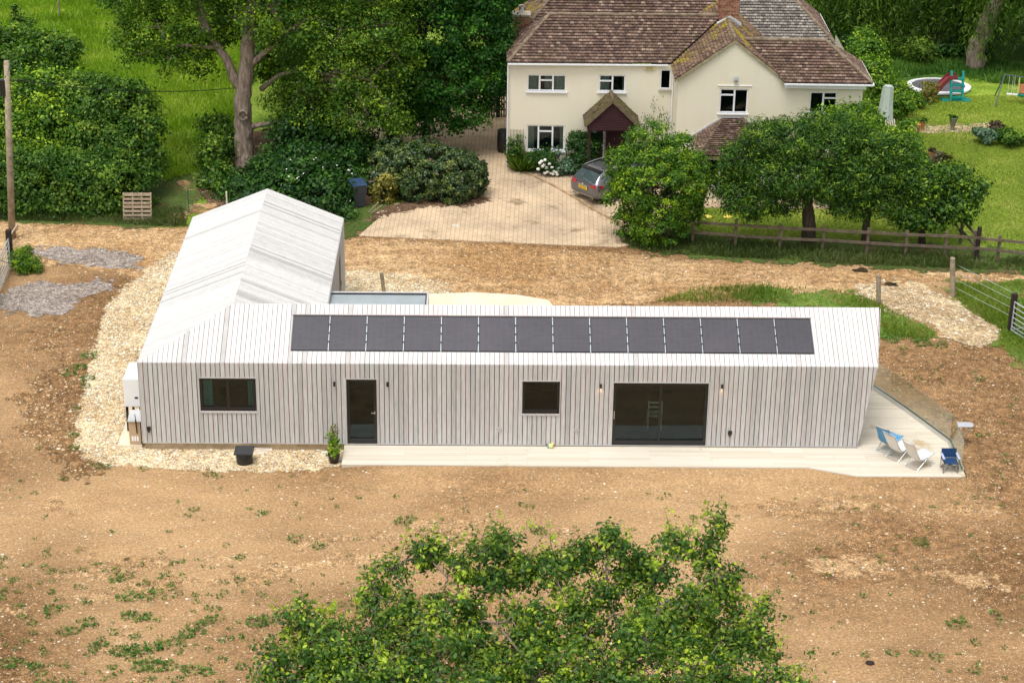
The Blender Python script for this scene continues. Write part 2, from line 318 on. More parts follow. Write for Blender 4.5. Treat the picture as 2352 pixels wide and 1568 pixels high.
# ---------------------------------------------------------------- polygon tools
def clip(poly, n, d):
    """keep the part of a 2d polygon where n.p >= d"""
    out = []
    for i in range(len(poly)):
        a, b = poly[i], poly[(i+1) % len(poly)]; da = n[0]*a[0]+n[1]*a[1]-d; db = n[0]*b[0]+n[1]*b[1]-d
        if da >= 0: out.append(a)
        if (da > 0 and db < 0) or (da < 0 and db > 0):
            t = da/(da-db); out.append((a[0]+t*(b[0]-a[0]), a[1]+t*(b[1]-a[1])))
    return out
def cells(mb, poly3, du, dv, gu, gv, thick, lift=0.0, u=None, stagger=False, tilt=0.0, jit=0.0, tint=None, holes=(), off=(0, 0), rnd=None):
    """cover a convex planar polygon with separate slabs (boards, tiles): du x dv pitch, gaps gu, gv.
    poly3: first edge runs along u unless u is given"""
    P = [np.array(p, float) for p in poly3]; o = P[0]
    U = np.array(u, float) if u is not None else P[1]-P[0]; 
    nrm = np.cross(P[1]-P[0], P[-1]-P[0]); nrm /= np.linalg.norm(nrm)
    U = U-nrm*(U@nrm); U /= np.linalg.norm(U); V = np.cross(nrm, U)
    q = [((p-o)@U, (p-o)@V) for p in P]
    area = sum(q[i][0]*q[(i+1) % len(q)][1]-q[(i+1) % len(q)][0]*q[i][1] for i in range(len(q)))
    if area < 0: q = q[::-1]
    u0, u1 = min(a for a, b in q), max(a for a, b in q); v0, v1 = min(b for a, b in q), max(b for a, b in q)
    j0 = math.floor((v0-off[1])/dv)
    for j in range(j0, math.ceil((v1-off[1])/dv)+1):
        va, vb = j*dv+off[1]+gv/2, (j+1)*dv+off[1]-gv/2
        row = clip(clip(q, (0, 1), va), (0, -1), -vb)
        if len(row) < 3: continue
        ru0, ru1 = min(a for a, b in row), max(a for a, b in row)
        so_ = (du*.5 if stagger and j % 2 else 0)+off[0]
        for i in range(math.floor((ru0-so_)/du), math.ceil((ru1-so_)/du)+1):
            ua, ub = i*du+so_+gu/2, (i+1)*du+so_-gu/2
            c = clip(clip(row, (1, 0), ua), (-1, 0), -ub)
            segs = [c]
            for (ha, hb, hc, hd) in holes:                       # rectangular openings u0,u1,v0,v1
                ns = []
                for c_ in segs:
                    if len(c_) < 3: continue
                    if max(a for a, b in c_) <= ha or min(a for a, b in c_) >= hb or max(b for a, b in c_) <= hc or min(b for a, b in c_) >= hd: ns.append(c_); continue
                    ns.append(clip(c_, (-1, 0), -ha)); ns.append(clip(c_, (1, 0), hb))
                    mid = clip(clip(c_, (1, 0), ha), (-1, 0), -hb)
                    if len(mid) >= 3: ns.append(clip(mid, (0, -1), -hc)); ns.append(clip(mid, (0, 1), hd))
                segs = ns
            tv = random.random() if tint is None else tint
            if rnd is not None: tv = rnd(i, j)
            dl = random.uniform(0, jit)
            for c_ in segs:
                if len(c_) < 3: continue
                ar = abs(sum(c_[k][0]*c_[(k+1) % len(c_)][1]-c_[(k+1) % len(c_)][0]*c_[k][1] for k in range(len(c_))))/2
                if ar < 1e-4: continue
                n = len(c_)
                top = [o+U*a+V*b+nrm*(lift+thick+dl+tilt*(1-(b-va)/(vb-va+1e-9))) for a, b in c_]
                bot = [o+U*a+V*b+nrm*lift for a, b in c_]
                mb.add(bot+top, [list(range(n, 2*n))]+[[k, (k+1) % n, n+(k+1) % n, n+k] for k in range(n)], tv)
    return U, V, nrm
def sdist(P, poly):
    """signed distance (inside positive) of points P (N,2) to polygon"""
    poly = np.array(poly, float); d = np.full(len(P), 1e9); ins = np.zeros(len(P), bool)
    for i in range(len(poly)):
        a, b = poly[i], poly[(i+1) % len(poly)]; ab = b-a; t = np.clip(((P-a)@ab)/(ab@ab+1e-12), 0, 1)
        d = np.minimum(d, np.linalg.norm(P-a-t[:, None]*ab, axis=1))
        cnd = ((a[1] > P[:, 1]) != (b[1] > P[:, 1]))
        xi = (b[0]-a[0])*(P[:, 1]-a[1])/((b[1]-a[1]) if b[1] != a[1] else 1e-9)+a[0]
        ins ^= cnd & (P[:, 0] < xi)
    return np.where(ins, d, -d)
def world_poly(pix, z=0): return [tuple(at(px, py, z)[:2]) for px, py in pix]
SHEETS = {}
def ground_sheet(name, pix, z, mat, step=.5, fade=.8, world=False, smooth_poly=True):
    poly = pix if world else world_poly(pix)
    if smooth_poly:
        for _ in range(2):
            q = []
            for i in range(len(poly)):
                a, b = poly[i], poly[(i+1) % len(poly)]; q += [(a[0]*.75+b[0]*.25, a[1]*.75+b[1]*.25), (a[0]*.25+b[0]*.75, a[1]*.25+b[1]*.75)]
            poly = q
    xs = [p[0] for p in poly]; ys = [p[1] for p in poly]
    gx = np.arange(min(xs)-fade-step, max(xs)+fade+step*2, step); gy = np.arange(min(ys)-fade-step, max(ys)+fade+step*2, step)
    X, Y = np.meshgrid(gx, gy); P = np.stack([X.ravel(), Y.ravel()], 1); e = sdist(P, poly); nx, ny = len(gx), len(gy)
    ok = (e > -fade-step*.8).reshape(ny, nx)
    vi = np.arange(nx*ny).reshape(ny, nx); keep = ok[:-1, :-1] & ok[1:, :-1] & ok[:-1, 1:] & ok[1:, 1:]
    F = np.stack([vi[:-1, :-1], vi[:-1, 1:], vi[1:, 1:], vi[1:, :-1]], -1)[keep]
    used = np.unique(F); mp = -np.ones(nx*ny, int); mp[used] = np.arange(len(used))
    V3 = np.column_stack([P[used], np.full(len(used), z)])
    me = bpy.data.meshes.new(name); me.from_pydata(V3.tolist(), [], mp[F].tolist())
    a = me.attributes.new('e', 'FLOAT', 'POINT'); a.data.foreach_set('value', e[used].astype('f'))
    me.materials.append(MT[mat]); o = bpy.data.objects.new(name, me); COL.objects.link(o); o['kind'] = 'structure'; SHEETS[name] = poly
    return o
# ---------------------------------------------------------------- foliage
def unit(v): return v/(np.linalg.norm(v, axis=-1, keepdims=True)+1e-9)
SHAPES = {
 'rhomb': np.array([(0, 0, 0), (.45, .30, .07), (1, 0, -.05), (.45, -.30, .07)]),
 'narrow': np.array([(0, 0, 0), (.4, .13, .03), (1, 0, -.12), (.4, -.13, .03)]),
 'blade': np.array([(0, -.06, 0), (0, .06, 0), (.6, .035, .03), (1, 0, .12)]),
 'oak': np.array([(0, 0, 0), (.22, .10, .03), (.30, .24, .06), (.42, .16, .05), (.58, .33, .07), (.68, .18, .04), (.84, .22, .02), (1, 0, -.08), (.84, -.22, .02), (.68, -.18, .04), (.58, -.33, .07), (.42, -.16, .05), (.30, -.24, .06), (.22, -.10, .03)]),
}
def leaf_mesh(name, C, N, size, tint, mat, parent=None, shape='rhomb', T=None, extra=None):
    n = len(C); sh = SHAPES[shape]; k = len(sh); size = size*(.75+.5*np.random.default_rng(n).random(n))
    if T is None: T = RNG.normal(size=(n, 3))
    N = unit(N); T = unit(T-N*(T*N).sum(1, keepdims=True)); B = np.cross(N, T)
    V = C[:, None, :]+size[:, None, None]*(sh[None, :, 0:1]*T[:, None]+sh[None, :, 1:2]*B[:, None]+sh[None, :, 2:3]*N[:, None])
    V = V.reshape(-1, 3)
    if parent is not None: mt = ROOTS[parent.name]; V = (V-mt[0])@mt[1]
    me = bpy.data.meshes.new(name); me.vertices.add(len(V)); me.vertices.foreach_set('co', V.astype('f').ravel())
    me.loops.add(n*k); me.loops.foreach_set('vertex_index', np.arange(n*k, dtype='i'))
    me.polygons.add(n); me.polygons.foreach_set('loop_start', np.arange(0, n*k, k, dtype='i'))
    me.update(calc_edges=True); me.validate()
    a = me.attributes.new('tint', 'FLOAT', 'FACE'); a.data.foreach_set('value', np.clip(tint, 0, 1).astype('f'))
    me.materials.append(MT[mat]); o = bpy.data.objects.new(name, me); COL.objects.link(o)
    if parent is not None: o.parent = parent; ROOTS[o.name] = ROOTS[parent.name]
    else: ROOTS[o.name] = (np.zeros(3), np.eye(3))
    return o
def crown_points(blobs, n, cl=.35, per=45, shell=.62, outer=1.16, flat=.6, up=.45, cut=.62, seed=None, light_top=True):
    """leaf positions, normals and tints in clumps round the skins of ellipsoid blobs (cx,cy,cz,rx,ry,rz)"""
    g = RNG if seed is None else np.random.default_rng(seed)
    B = np.array(blobs, float); w = (B[:, 3]*B[:, 4]+B[:, 3]*B[:, 5]+B[:, 4]*B[:, 5]); w = w/w.sum()
    K = max(3, int(n/per)); bi = g.choice(len(B), K, p=w); dirs = unit(g.normal(size=(K, 3)))
    rad = shell+(outer-shell)*g.random(K)**.6
    ctr = B[bi, :3]+dirs*B[bi, 3:6]*rad[:, None]
    inside = np.zeros(K, bool)
    for b in B:
        inside |= (((ctr-b[:3])/b[3:6])**2).sum(1) < cut**2
    ctr, dirs = ctr[~inside], dirs[~inside]; lo = ctr[:, 2] > .08; ctr, dirs = ctr[lo], dirs[lo]
    K = len(ctr); ct = g.random(K); ct[g.random(K) < .09] = 1.7; cs = cl*(.55+.8*g.random(K))
    ci = g.integers(0, K, n); off = g.normal(size=(n, 3))*cs[ci, None]*np.array([.6, .6, .6*flat])
    P = ctr[ci]+off
    # leaf normals lean away from the clump and upward
    N = unit(off)*.55+dirs[ci]*.35+np.array([0, 0, up])+g.normal(size=(n, 3))*.38
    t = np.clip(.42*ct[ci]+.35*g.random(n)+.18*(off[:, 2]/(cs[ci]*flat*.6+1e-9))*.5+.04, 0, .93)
    yes = g.random(n) < .012; t[yes] = 1
    P[:, 2] = np.maximum(P[:, 2], .02)
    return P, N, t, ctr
def foliage(name, blobs, n, leaf, mat, parent=None, shape='rhomb', **k):
    P, N, t, ctr = crown_points(blobs, n, **k)
    o = leaf_mesh(name, P, N, leaf*(.65+.7*RNG.random(len(P))), t, mat, parent, shape)
    return o, ctr
def limb(mb, pts, r0, r1, n=8, wob=.06, sub=4):
    pts = [np.array(p, float) for p in pts]; q = []
    for i in range(len(pts)-1):
        p0, p1, p2, p3 = pts[max(i-1, 0)], pts[i], pts[i+1], pts[min(i+2, len(pts)-1)]
        for k in range(sub):
            t = k/sub; q.append(.5*((2*p1)+(-p0+p2)*t+(2*p0-5*p1+4*p2-p3)*t*t+(-p0+3*p1-3*p2+p3)*t**3))
    q.append(pts[-1]); m_ = len(q)
    q = [p+np.array([random.gauss(0, 1), random.gauss(0, 1), random.gauss(0, .5)])*wob*(r0 if 0 < i < m_-1 else 0) for i, p in enumerate(q)]
    mb.tube(q, [r0+(r1-r0)*(i/(m_-1))**.8 for i in range(m_)], n, jit=.06)
def twigs(mb, hub, ctrs, r=.02, frac=1.0, bend=.2):
    for c in ctrs:
        if random.random() > frac: continue
        h = hub[np.argmin(((hub-c)**2).sum(1))]; d = c-h
        mid = h+d*.5+np.array([random.gauss(0, 1), random.gauss(0, 1), random.random()])*bend*np.linalg.norm(d)*.4
        mb.tube([h, mid, c], [r, r*.7, r*.25], 5, caps=False)
# ================================================================ GROUND
me = bpy.data.meshes.new('ground'); me.from_pydata([(-500, -300, 0), (520, -300, 0), (520, 900, 0), (-500, 900, 0)], [], [(0, 1, 2, 3)])
me.materials.append(MT['meadow']); o = bpy.data.objects.new('ground', me); COL.objects.link(o); struct(o)
ground_sheet('bare_soil', [(-900, 480), (0, 503), (420, 522), (820, 528), (1100, 540), (1440, 545), (1520, 570), (1900, 598), (2352, 612), (3000, 650), (3600, 2200), (-1500, 2200)], .004, 'soil', 1.0, 1.0, smooth_poly=False)
ground_sheet('dirt_track', [(-900, 488), (0, 505), (430, 524), (830, 548), (1420, 578), (1500, 592), (1900, 616), (2352, 632), (3000, 655), (3000, 690), (2352, 655), (2230, 640), (2050, 655), (1900, 672), (1600, 690), (1250, 705), (800, 720), (400, 705), (350, 650), (200, 610), (0, 612), (-900, 590)], .010, 'track', .5, 1.2)
ground_sheet('verge_left', [(-900, 470), (-900, 495), (0, 512), (200, 518), (430, 532), (430, 480), (520, 430), (400, 380), (0, 440)], .014, 'verge', .4, .8)
ground_sheet('verge_left', [(760, 500), (840, 470), (900, 460), (870, 510), (820, 545), (770, 545)], .030, 'verge', .3, .5)
ground_sheet('gravel_border', [(430, 560), (330, 620), (240, 700), (210, 820), (182, 930), (176, 1030), (205, 1068), (350, 1076), (560, 1084), (700, 1082), (800, 1072), (830, 1010), (820, 700), (500, 600)], .016, 'gravel', .3, .5)
ground_sheet('gravel_yard', [(770, 620), (860, 622), (960, 632), (1030, 650), (1040, 680), (990, 720), (760, 740)], .018, 'gravel', .3, .6)
ground_sheet('tarmac_patch', [(70, 568), (185, 570), (320, 586), (330, 604), (295, 622), (220, 614), (95, 604)], .020, 'tarmac', .3, .4)
ground_sheet('tarmac_patch', [(-60, 700), (0, 672), (55, 648), (160, 650), (250, 638), (295, 648), (270, 668), (190, 684), (160, 705), (110, 720), (30, 722)], .020, 'tarmac', .3, .4)
ground_sheet('green_patch', [(1680, 692), (1720, 668), (1800, 662), (1950, 674), (2040, 716), (2120, 752), (2155, 775), (2130, 784), (2030, 766), (1960, 738), (1800, 696)], .022, 'patch', .35, .6)
ground_sheet('green_patch', [(2170, 655), (2250, 640), (2700, 655), (2800, 900), (2352, 860), (2290, 812), (2235, 795), (2230, 775), (2300, 765), (2290, 740), (2220, 715)], .022, 'patch', .35, .6)
ground_sheet('chalk_patch', [(1960, 660), (2060, 645), (2180, 670), (2240, 710), (2310, 748), (2290, 778), (2240, 795), (2150, 765), (2080, 730), (2000, 700)], .026, 'chalk', .35, .6)
ground_sheet('verge', [(1425, 560), (1480, 530), (1700, 545), (2100, 560), (2400, 580), (3200, 620), (3200, 655), (2352, 632), (1900, 612), (1500, 590)], .028, 'verge', .4, .6)
ground_sheet('front_lawn', [(1560, 478), (1700, 474), (2200, 480), (2260, 560), (1480, 545), (1450, 500)], .020, 'lawn', .5, .4)

ground_sheet('lawn', [(2075, 215), (2120, 228), (2600, 200), (3000, 280), (3300, 620), (2400, 592), (2240, 560), (2175, 470), (2120, 370), (2100, 320), (2060, 262)], .018, 'lawn', .6, .8)
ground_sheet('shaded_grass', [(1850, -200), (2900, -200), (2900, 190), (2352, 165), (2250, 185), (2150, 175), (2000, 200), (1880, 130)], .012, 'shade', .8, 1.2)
ground_sheet('undergrowth_floor', [(470, 300), (850, 290), (880, 470), (830, 520), (780, 545), (450, 520)], .024, 'rubble', .5, .8)
for pp_ in ([(410, 420), (430, 418), (438, 436), (418, 440)], [(440, 470), (500, 466), (500, 500), (450, 505)], [(385, 490), (420, 485), (440, 505), (400, 515)]): ground_sheet('worn_patch', pp_, .030, 'track', .2, .9)
o = ground_sheet('stone_path', [(2095, 290), (2150, 286), (2230, 283), (2290, 290), (2300, 300), (2240, 304), (2160, 302), (2098, 300)], .026, 'chalk', .3, .3)
ground_sheet('churned_earth', [(95, 750), (160, 760), (180, 900), (175, 1020), (225, 1075), (170, 1100), (95, 1040), (75, 880)], .0145, 'clods', .4, 1.0)
for iq, q_ in enumerate(([(-60, 1325), (500, 1270), (900, 1215), (1300, 1180), (1300, 1192), (900, 1232), (500, 1292), (-60, 1350)], [(-60, 1395), (500, 1320), (900, 1262), (1300, 1212), (1300, 1224), (900, 1280), (500, 1343), (-60, 1420)],
           [(1680, 1160), (2000, 1150), (2450, 1170), (2450, 1186), (2000, 1168), (1680, 1176)], [(1820, 1290), (2100, 1300), (2450, 1360), (2450, 1380), (2100, 1320), (1820, 1306)], [(120, 1150), (150, 1150), (330, 1480), (380, 1700), (330, 1700), (280, 1480)])):
    ground_sheet('wheel_track', q_, .0055+.0013*iq, 'compact', .35, .9)
# concrete apron behind the cabin
mb = MB(); mb.prism([tuple(at(px, py, 0)) for px, py in [(975, 692), (985, 678), (1090, 674), (1190, 680), (1260, 692), (1290, 730), (960, 730)][::-1]], (0, 0, .05)); struct(mb.build('concrete_apron', 'concrete'))
# paved drive: blocks laid with their length away from the house track
x = M('block paving'); x.set(.9, 0, .2)
vec = x.pos((1, 1, 1), R(92))
br = x.n('TexBrick'); br.offset = .5; br.inputs['Scale'].default_value = 1; br.inputs['Brick Width'].default_value = .40; br.inputs['Row Height'].default_value = .17; br.inputs['Mortar Size'].default_value = .010; br.inputs['Mortar Smooth'].default_value = .3
br.inputs['Color1'].default_value = (.52, .40, .28, 1); br.inputs['Color2'].default_value = (.47, .36, .25, 1); br.inputs['Mortar'].default_value = (.29, .215, .13, 1); x.l(vec, br.inputs['Vector'])
st = x.ramp(x.noise(.35, 5, .7), [(.35, (.30, .30, .30)), (.62, (.72, .70, .66))])
c = x.mix(.5, br.outputs['Color'], st, 'OVERLAY')
gnoise = x.ramp(x.noise(.45, 6, .75), [(.54, (0, 0, 0)), (.64, (1, 1, 1))])
c = x.mix(x.math('MULTIPLY', gnoise, .75), c, (.15, .105, .055)); x.col(c); x.bump(br.outputs['Fac'], -.5, .01); MT['pavers'] = x.m
def flat(name, pix, z, mat, thick=.05):
    mb = MB(); P = [at(px, py, 0) for px, py in pix]
    mb.add([(p[0], p[1], z) for p in P]+[(p[0], p[1], z-thick) for p in P], [list(range(len(P)))]+[[i, i+len(P), (i+1) % len(P)+len(P), (i+1) % len(P)] for i in range(len(P))])
    return struct(mb.build(name, mat))
def ccw(pix):
    P = [at(px, py, 0)[:2] for px, py in pix]; a = sum(P[i][0]*P[(i+1) % len(P)][1]-P[(i+1) % len(P)][0]*P[i][1] for i in range(len(P)))
    return pix if a > 0 else pix[::-1]
flat('driveway', ccw([(824, 543), (1100, 556), (1416, 569), (1440, 566), (1520, 540), (1600, 484), (1600, 445), (1450, 400), (1165, 384), (1166, 268), (1165, 200), (860, 200), (800, 330), (870, 330), (1000, 400), (1110, 470), (960, 462), (905, 470), (880, 495), (850, 520)]), .034, 'pavers')
flat('garden_path', ccw([(1590, 452), (2190, 458), (2190, 484), (1590, 478)]), .038, 'pavers')
# raised edging bricks along the parking bay
mb = MB(); P = [at(*p) for p in ((1168, 386), (1215, 402), (1270, 428), (1330, 463), (1375, 490), (1415, 512), (1500, 548))]
for a, b in zip(P[:-1], P[1:]):
    n_ = int(np.linalg.norm(b-a)/.21)
    for i in range(n_):
        q0, q1 = a+(b-a)*i/n_, a+(b-a)*(i+.93)/n_; mb.beam((q0[0], q0[1], .05), (q1[0], q1[1], .05), .1, .06)
x = tinted('edging bricks', [(0, (.30, .20, .11)), (1, (.45, .32, .2))]); MT['edging'] = x
struct(mb.build('kerb', 'edging'))
# litter of earth under the evergreen and puddles in the track
ground_sheet('leaf_litter', [(905, 470), (960, 452), (1110, 452), (1135, 462), (1080, 478), (1000, 476), (900, 486), (850, 515), (840, 500)], .040, 'rubble', .3, .35)
x = M('puddle water'); x.set(.03, 0, .5); x.col((.05, .035, .02)); MT['water'] = x.m
for px, py, w, h in ((1977, 622, 18, 5), (2044, 653, 14, 3.2), (2052, 657, 12, 2.4)):
    mb = MB(); P = []
    for i in range(28):
        t = 2*math.pi*i/28; k = 1+.22*math.sin(3*t+px)+.12*math.sin(5*t); q = at(px+w*k*math.cos(t), py-h*k*math.sin(t), 0); P.append((q[0], q[1], .036))
    mb.sheet(P); struct(mb.build('puddle', 'water'))
# ================================================================ TIMBER CABIN
ZE, ZR, YR, XM, WX, WL = 2.834, 3.891, 1.934, 2.598, 5.179, 12.06
XB, XE, XR, YB, ZB = 21.153, 21.54, 21.845, 3.87, .25
cab = thing('timber_cabin', 'long single-storey L-shaped cabin clad in pale boards, solar panels on its front roof slope', 'house')
BD = .14
SOL = (4.40, 19.75, .44, 1.77)
SL = math.hypot(YR, ZR-ZE)
HO = [(1.75, 3.40, 1.31, 2.35), (6.03, 6.92, .26, 2.34), (11.18, 12.28, 1.28, 2.31), (13.85, 16.64, .26, 2.28)]
# walls
mb = MB(); bk = MB()
front = [(0, 0, ZB), (XB, 0, ZB), (XE, 0, ZE-.01), (0, 0, ZE-.01)]
hol = [(a-.02, b+.02, c-.02-ZB, d+.02-ZB) for a, b, c, d in HO]
cells(mb, front, BD, 20, .021, 0, .022, 0, holes=hol); cells(bk, front, 60, 20, 0, 0, .01, -.012, holes=hol)
for pl in ([(0, WL, ZB), (0, 0, ZB), (0, 0, ZE-.01), (0, WL, ZE-.01)],
           [(WX, YB, ZB), (WX, WL, ZB), (WX, WL, ZE-.01), (WX, YB, ZE-.01)],
           [(WX, WL, ZB), (0, WL, ZB), (0, WL, ZE-.01), (XM, WL, ZR-.02), (WX, WL, ZE-.01)],
           [(XR-.3, YB, ZB), (WX, YB, ZB), (WX, YB, ZE-.01), (XR, YB, ZE-.01)],
           [(XB, 0, ZB), (XB+.35, YB, ZB), (XR, YB, ZE-.01), (XR, YR, ZR-.02), (XE, 0, ZE-.01)]):
    hh = [(5.3, 6.3, 0, 2.1)] if pl[0] == (WX, YB, ZB) else ()
    cells(mb, pl, BD, 20, .017, 0, .022, 0, holes=hh); cells(bk, pl, 60, 20, 0, 0, .01, -.012, holes=hh)
wall = mb.build('wall', 'board', cab); bk.build('wall_membrane', 'gap', wall)
# roof
mb = MB(); bk = MB(); bias = {}
def strip_tint(i, j):
    return min(1, max(0, .5+.12*math.sin(i*.23)+random.uniform(-.5, .5)))
F4 = [(0, 0, ZE), (XE, 0, ZE), (XR, YR, ZR), (XM, YR, ZR)]
cells(mb, F4, BD, 20, .014, 0, .022, -.022, holes=[SOL])
cells(bk, F4, 60, 20, 0, 0, .01, -.034, holes=[SOL])
for pl in ([(0, WL, ZE), (0, 0, ZE), (XM, YR, ZR), (XM, WL, ZR)],
           [(WX, YB, ZE), (WX, WL, ZE), (XM, WL, ZR), (XM, YR, ZR)],
           [(XR, YB, ZE), (WX, YB, ZE), (XM, YR, ZR), (XR, YR, ZR)]):
    cells(mb, pl, .14, 20, .021, 0, .022, -.022, rnd=strip_tint); cells(bk, pl, 60, 20, 0, 0, .01, -.034)
roof = mb.build('roof', 'roofboard', cab); bk.build('roof_membrane', 'gap', roof)
mb = MB()     # slim metal edge strips at ridge mitre, eaves drip and plinth
mb.beam((0, -.03, ZB-.012), (XB+.02, -.03, ZB-.012), .03, .024); mb.build('drip_strip', 'alu', cab)
mb = MB(); mb.box(.06, .03, 0, XB-.1, .2, ZB-.03); mb.box(.06, .2, 0, .3, WL-.1, ZB-.03); mb.box(WX-.3, YB, 0, WX-.06, WL-.1, ZB-.03); mb.build('plinth', plain('sandy brick plinth', (.40, .31, .20), .9, 0, .2, .3, 3), cab)
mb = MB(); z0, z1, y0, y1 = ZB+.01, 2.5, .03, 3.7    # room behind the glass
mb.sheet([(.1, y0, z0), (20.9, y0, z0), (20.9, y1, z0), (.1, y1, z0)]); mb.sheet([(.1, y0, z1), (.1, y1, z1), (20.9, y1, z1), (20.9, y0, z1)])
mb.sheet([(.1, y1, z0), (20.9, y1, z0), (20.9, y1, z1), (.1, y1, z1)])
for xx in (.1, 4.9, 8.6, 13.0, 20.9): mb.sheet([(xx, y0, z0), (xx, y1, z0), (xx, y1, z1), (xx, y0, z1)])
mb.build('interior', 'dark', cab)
def pane(name, x0, x1, z0, z1, par, y=.045):
    mb = MB(); mb.sheet([(x0, y, z0), (x1, y, z0), (x1, y, z1), (x0, y, z1)]); return mb.build(name, 'glass', par)
def frame_bars(mb, x0, x1, z0, z1, w, wb, ya=.005, yb=.09):
    mb.box(x0, ya, z0, x0+w, yb, z1); mb.box(x1-w, ya, z0, x1, yb, z1); mb.box(x0+w, ya, z0, x1-w, yb, z0+wb); mb.box(x0+w, ya, z1-w, x1-w, yb, z1)
for k, (a, b, c, d) in enumerate(HO):
    nm = ('window', 'glazed_door', 'window', 'sliding_door')[k]
    mb = MB(); w = (.07, .09, .07, .09)[k]; wb = (.10, .14, .10, .13)[k]
    frame_bars(mb, a, b, c, d, w, wb)
    if k == 0: mb.box((a+b)/2-.045, .005, c+wb, (a+b)/2+.045, .09, d-w)
    if k == 3: mb.box((a+b)/2-.03, .0, c+wb, (a+b)/2+.03, .09, d-w)
    fr = mb.build(nm, 'black', cab)
    tr = MB(); t_ = .022
    tr.box(a-t_, -.034, c-.02, a, .0, d+t_); tr.box(b, -.034, c-.02, b+t_, .0, d+t_); tr.box(a, -.034, d, b, .0, d+t_)
    if k in (0, 2): tr.box(a-.01, -.05, c-.075, b+.01, .0, c-.02)
    tr.build('trim', 'board', fr)
    if k == 0:
        pane('pane', a+w, (a+b)/2-.045, c+wb, d-w, fr); pane('pane', (a+b)/2+.045, b-w, c+wb, d-w, fr)
        for s0, s1 in ((a+.08, a+.33), (b-.28, b-.07)):
            cu = MB(); n = 14; P = [(s0+(s1-s0)*i/n, .28+.035*math.sin(i*1.9)) for i in range(n+1)]
            for i in range(n): cu.sheet([(P[i][0]-.03*(s0 < 2), P[i][1], c-.1), (P[i+1][0]-.0, P[i+1][1], c-.1), (P[i+1][0], P[i+1][1], d+.05), (P[i][0], P[i][1], d+.05)])
            cu.build('curtain', 'curtain', fr)
    elif k == 1:
        pane('pane', a+w, b-w, c+wb, d-w, fr); h = MB(); h.box(b-.075, -.05, 1.22, b-.055, .005, 1.3); h.box(b-.17, -.055, 1.25, b-.055, -.035, 1.27); h.build('handle', 'alu', fr)
    elif k == 2: pane('pane', a+w, b-w, c+wb, d-w, fr)
    else:
        pane('pane', a+w, (a+b)/2-.03, c+wb, d-w, fr); pane('pane', (a+b)/2+.03, b-w, c+wb, d-w, fr, .06)
        h = MB(); h.box(a+.035, -.03, 1.1, a+.055, .005, 1.35); h.build('handle', 'alu', fr)
# wing door on the yard side
mb = MB(); mb.box(WX-.03, YB+5.35, ZB+.02, WX+.01, YB+6.25, ZB+2.07); dr = mb.build('door', plain('brown door', (.12, .08, .06), .6), cab); mb = MB(); mb.box(WX+.01, YB+6.1, 1.2, WX+.06, YB+6.15, 1.35); mb.build('handle', 'alu', dr)
# wall lights, sockets, vents
MTL = M('lamp glow'); MTL.b.inputs['Emission Color'].default_value = (1, .62, .3, 1); MTL.b.inputs['Emission Strength'].default_value = 6; MT['glow'] = MTL.m
for k, (xx, zz) in enumerate(((5.69, 2.22), (7.24, 2.22), (13.47, 2.20), (17.02, 2.21))):
    mb = MB(); mb.tube([(xx, -.09, zz-.075), (xx, -.09, zz+.06)], .032, 12); mb.box(xx-.02, -.09, zz+.0, xx+.02, -.02, zz+.04)
    lt = mb.build('wall_light', 'black', cab); g = MB(); g.tube([(xx, -.09, zz-.081), (xx, -.09, zz-.077)], .026, 12); g.build('bulb', 'glow' if k > 1 else 'alu', lt)
    if k > 1:
        ld = bpy.data.lights.new('lamp_light', 'SPOT'); ld.energy = .7; ld.color = (1, .68, .4); ld.spot_size = R(110); ld.shadow_soft_size = .03
        lo = bpy.data.objects.new('lamp_light', ld); COL.objects.link(lo); lo.location = (xx, -.09, zz-.1); lo.parent = cab
for xx, zz in ((.2, .70), (17.34, .67)):
    mb = MB(); mb.box(xx-.055, -.09, zz-.04, xx+.055, -.02, zz+.07); mb.box(xx-.025, -.07, zz-.11, xx+.02, -.03, zz-.04); mb.box(xx-.045, -.1, zz+.02, xx+.045, -.09, zz+.06)
    mb.build('outdoor_socket', 'black', cab)
for xx, zz in ((10.51, .74), (12.8, .74)):
    mb = MB(); n = 20
    for r_, y_ in ((.075, -.03), (.045, -.034)):
        mb.tube([(xx+r_*math.cos(2*math.pi*i/n), y_, zz+r_*math.sin(2*math.pi*i/n)) for i in range(n+1)], .008, 5, caps=False)
    mb.tube([(xx, -.022, zz), (xx, -.028, zz)], .075, 20)
    mb.build('wall_vent', plain('vent', (.5, .48, .46)), cab)
# solar panels
x = M('solar cells'); x.set(.16, 0, .6)
va = x.n('TexBrick'); va.offset = 0; va.inputs['Scale'].default_value = 1; va.inputs['Brick Width'].default_value = .182; va.inputs['Row Height'].default_value = .08; va.inputs['Mortar Size'].default_value = .0035
va.inputs['Color1'].default_value = (.042, .040, .050, 1); va.inputs['Color2'].default_value = (.052, .046, .055, 1); va.inputs['Mortar'].default_value = (.07, .065, .075, 1); x.l(x.pos(), va.inputs['Vector'])
x.col(x.mix(.35, va.outputs['Color'], x.ramp(x.noise(.5, 3), [(.3, (.3, .3, .3)), (.7, (.75, .72, .75))]), 'OVERLAY')); x.b.inputs['Coat Weight'].default_value = .3; MT['cell'] = x.m
ux, uy, uz = YR/SL, (ZR-ZE)/SL, 0
sv_ = np.array([0, YR/SL, (ZR-ZE)/SL]); sn = np.array([0, -(ZR-ZE)/SL, YR/SL])
def rp(xx, v, h): return np.array([xx, 0, ZE])+sv_*v+sn*h
def slab(mb, x0, x1, v0, v1, h0, h1, mi=0):
    mb.obox(rp((x0+x1)/2, (v0+v1)/2, (h0+h1)/2), ((x1-x0)/2, 0, 0), sv_*(v1-v0)/2, sn*(h1-h0)/2, None, mi)
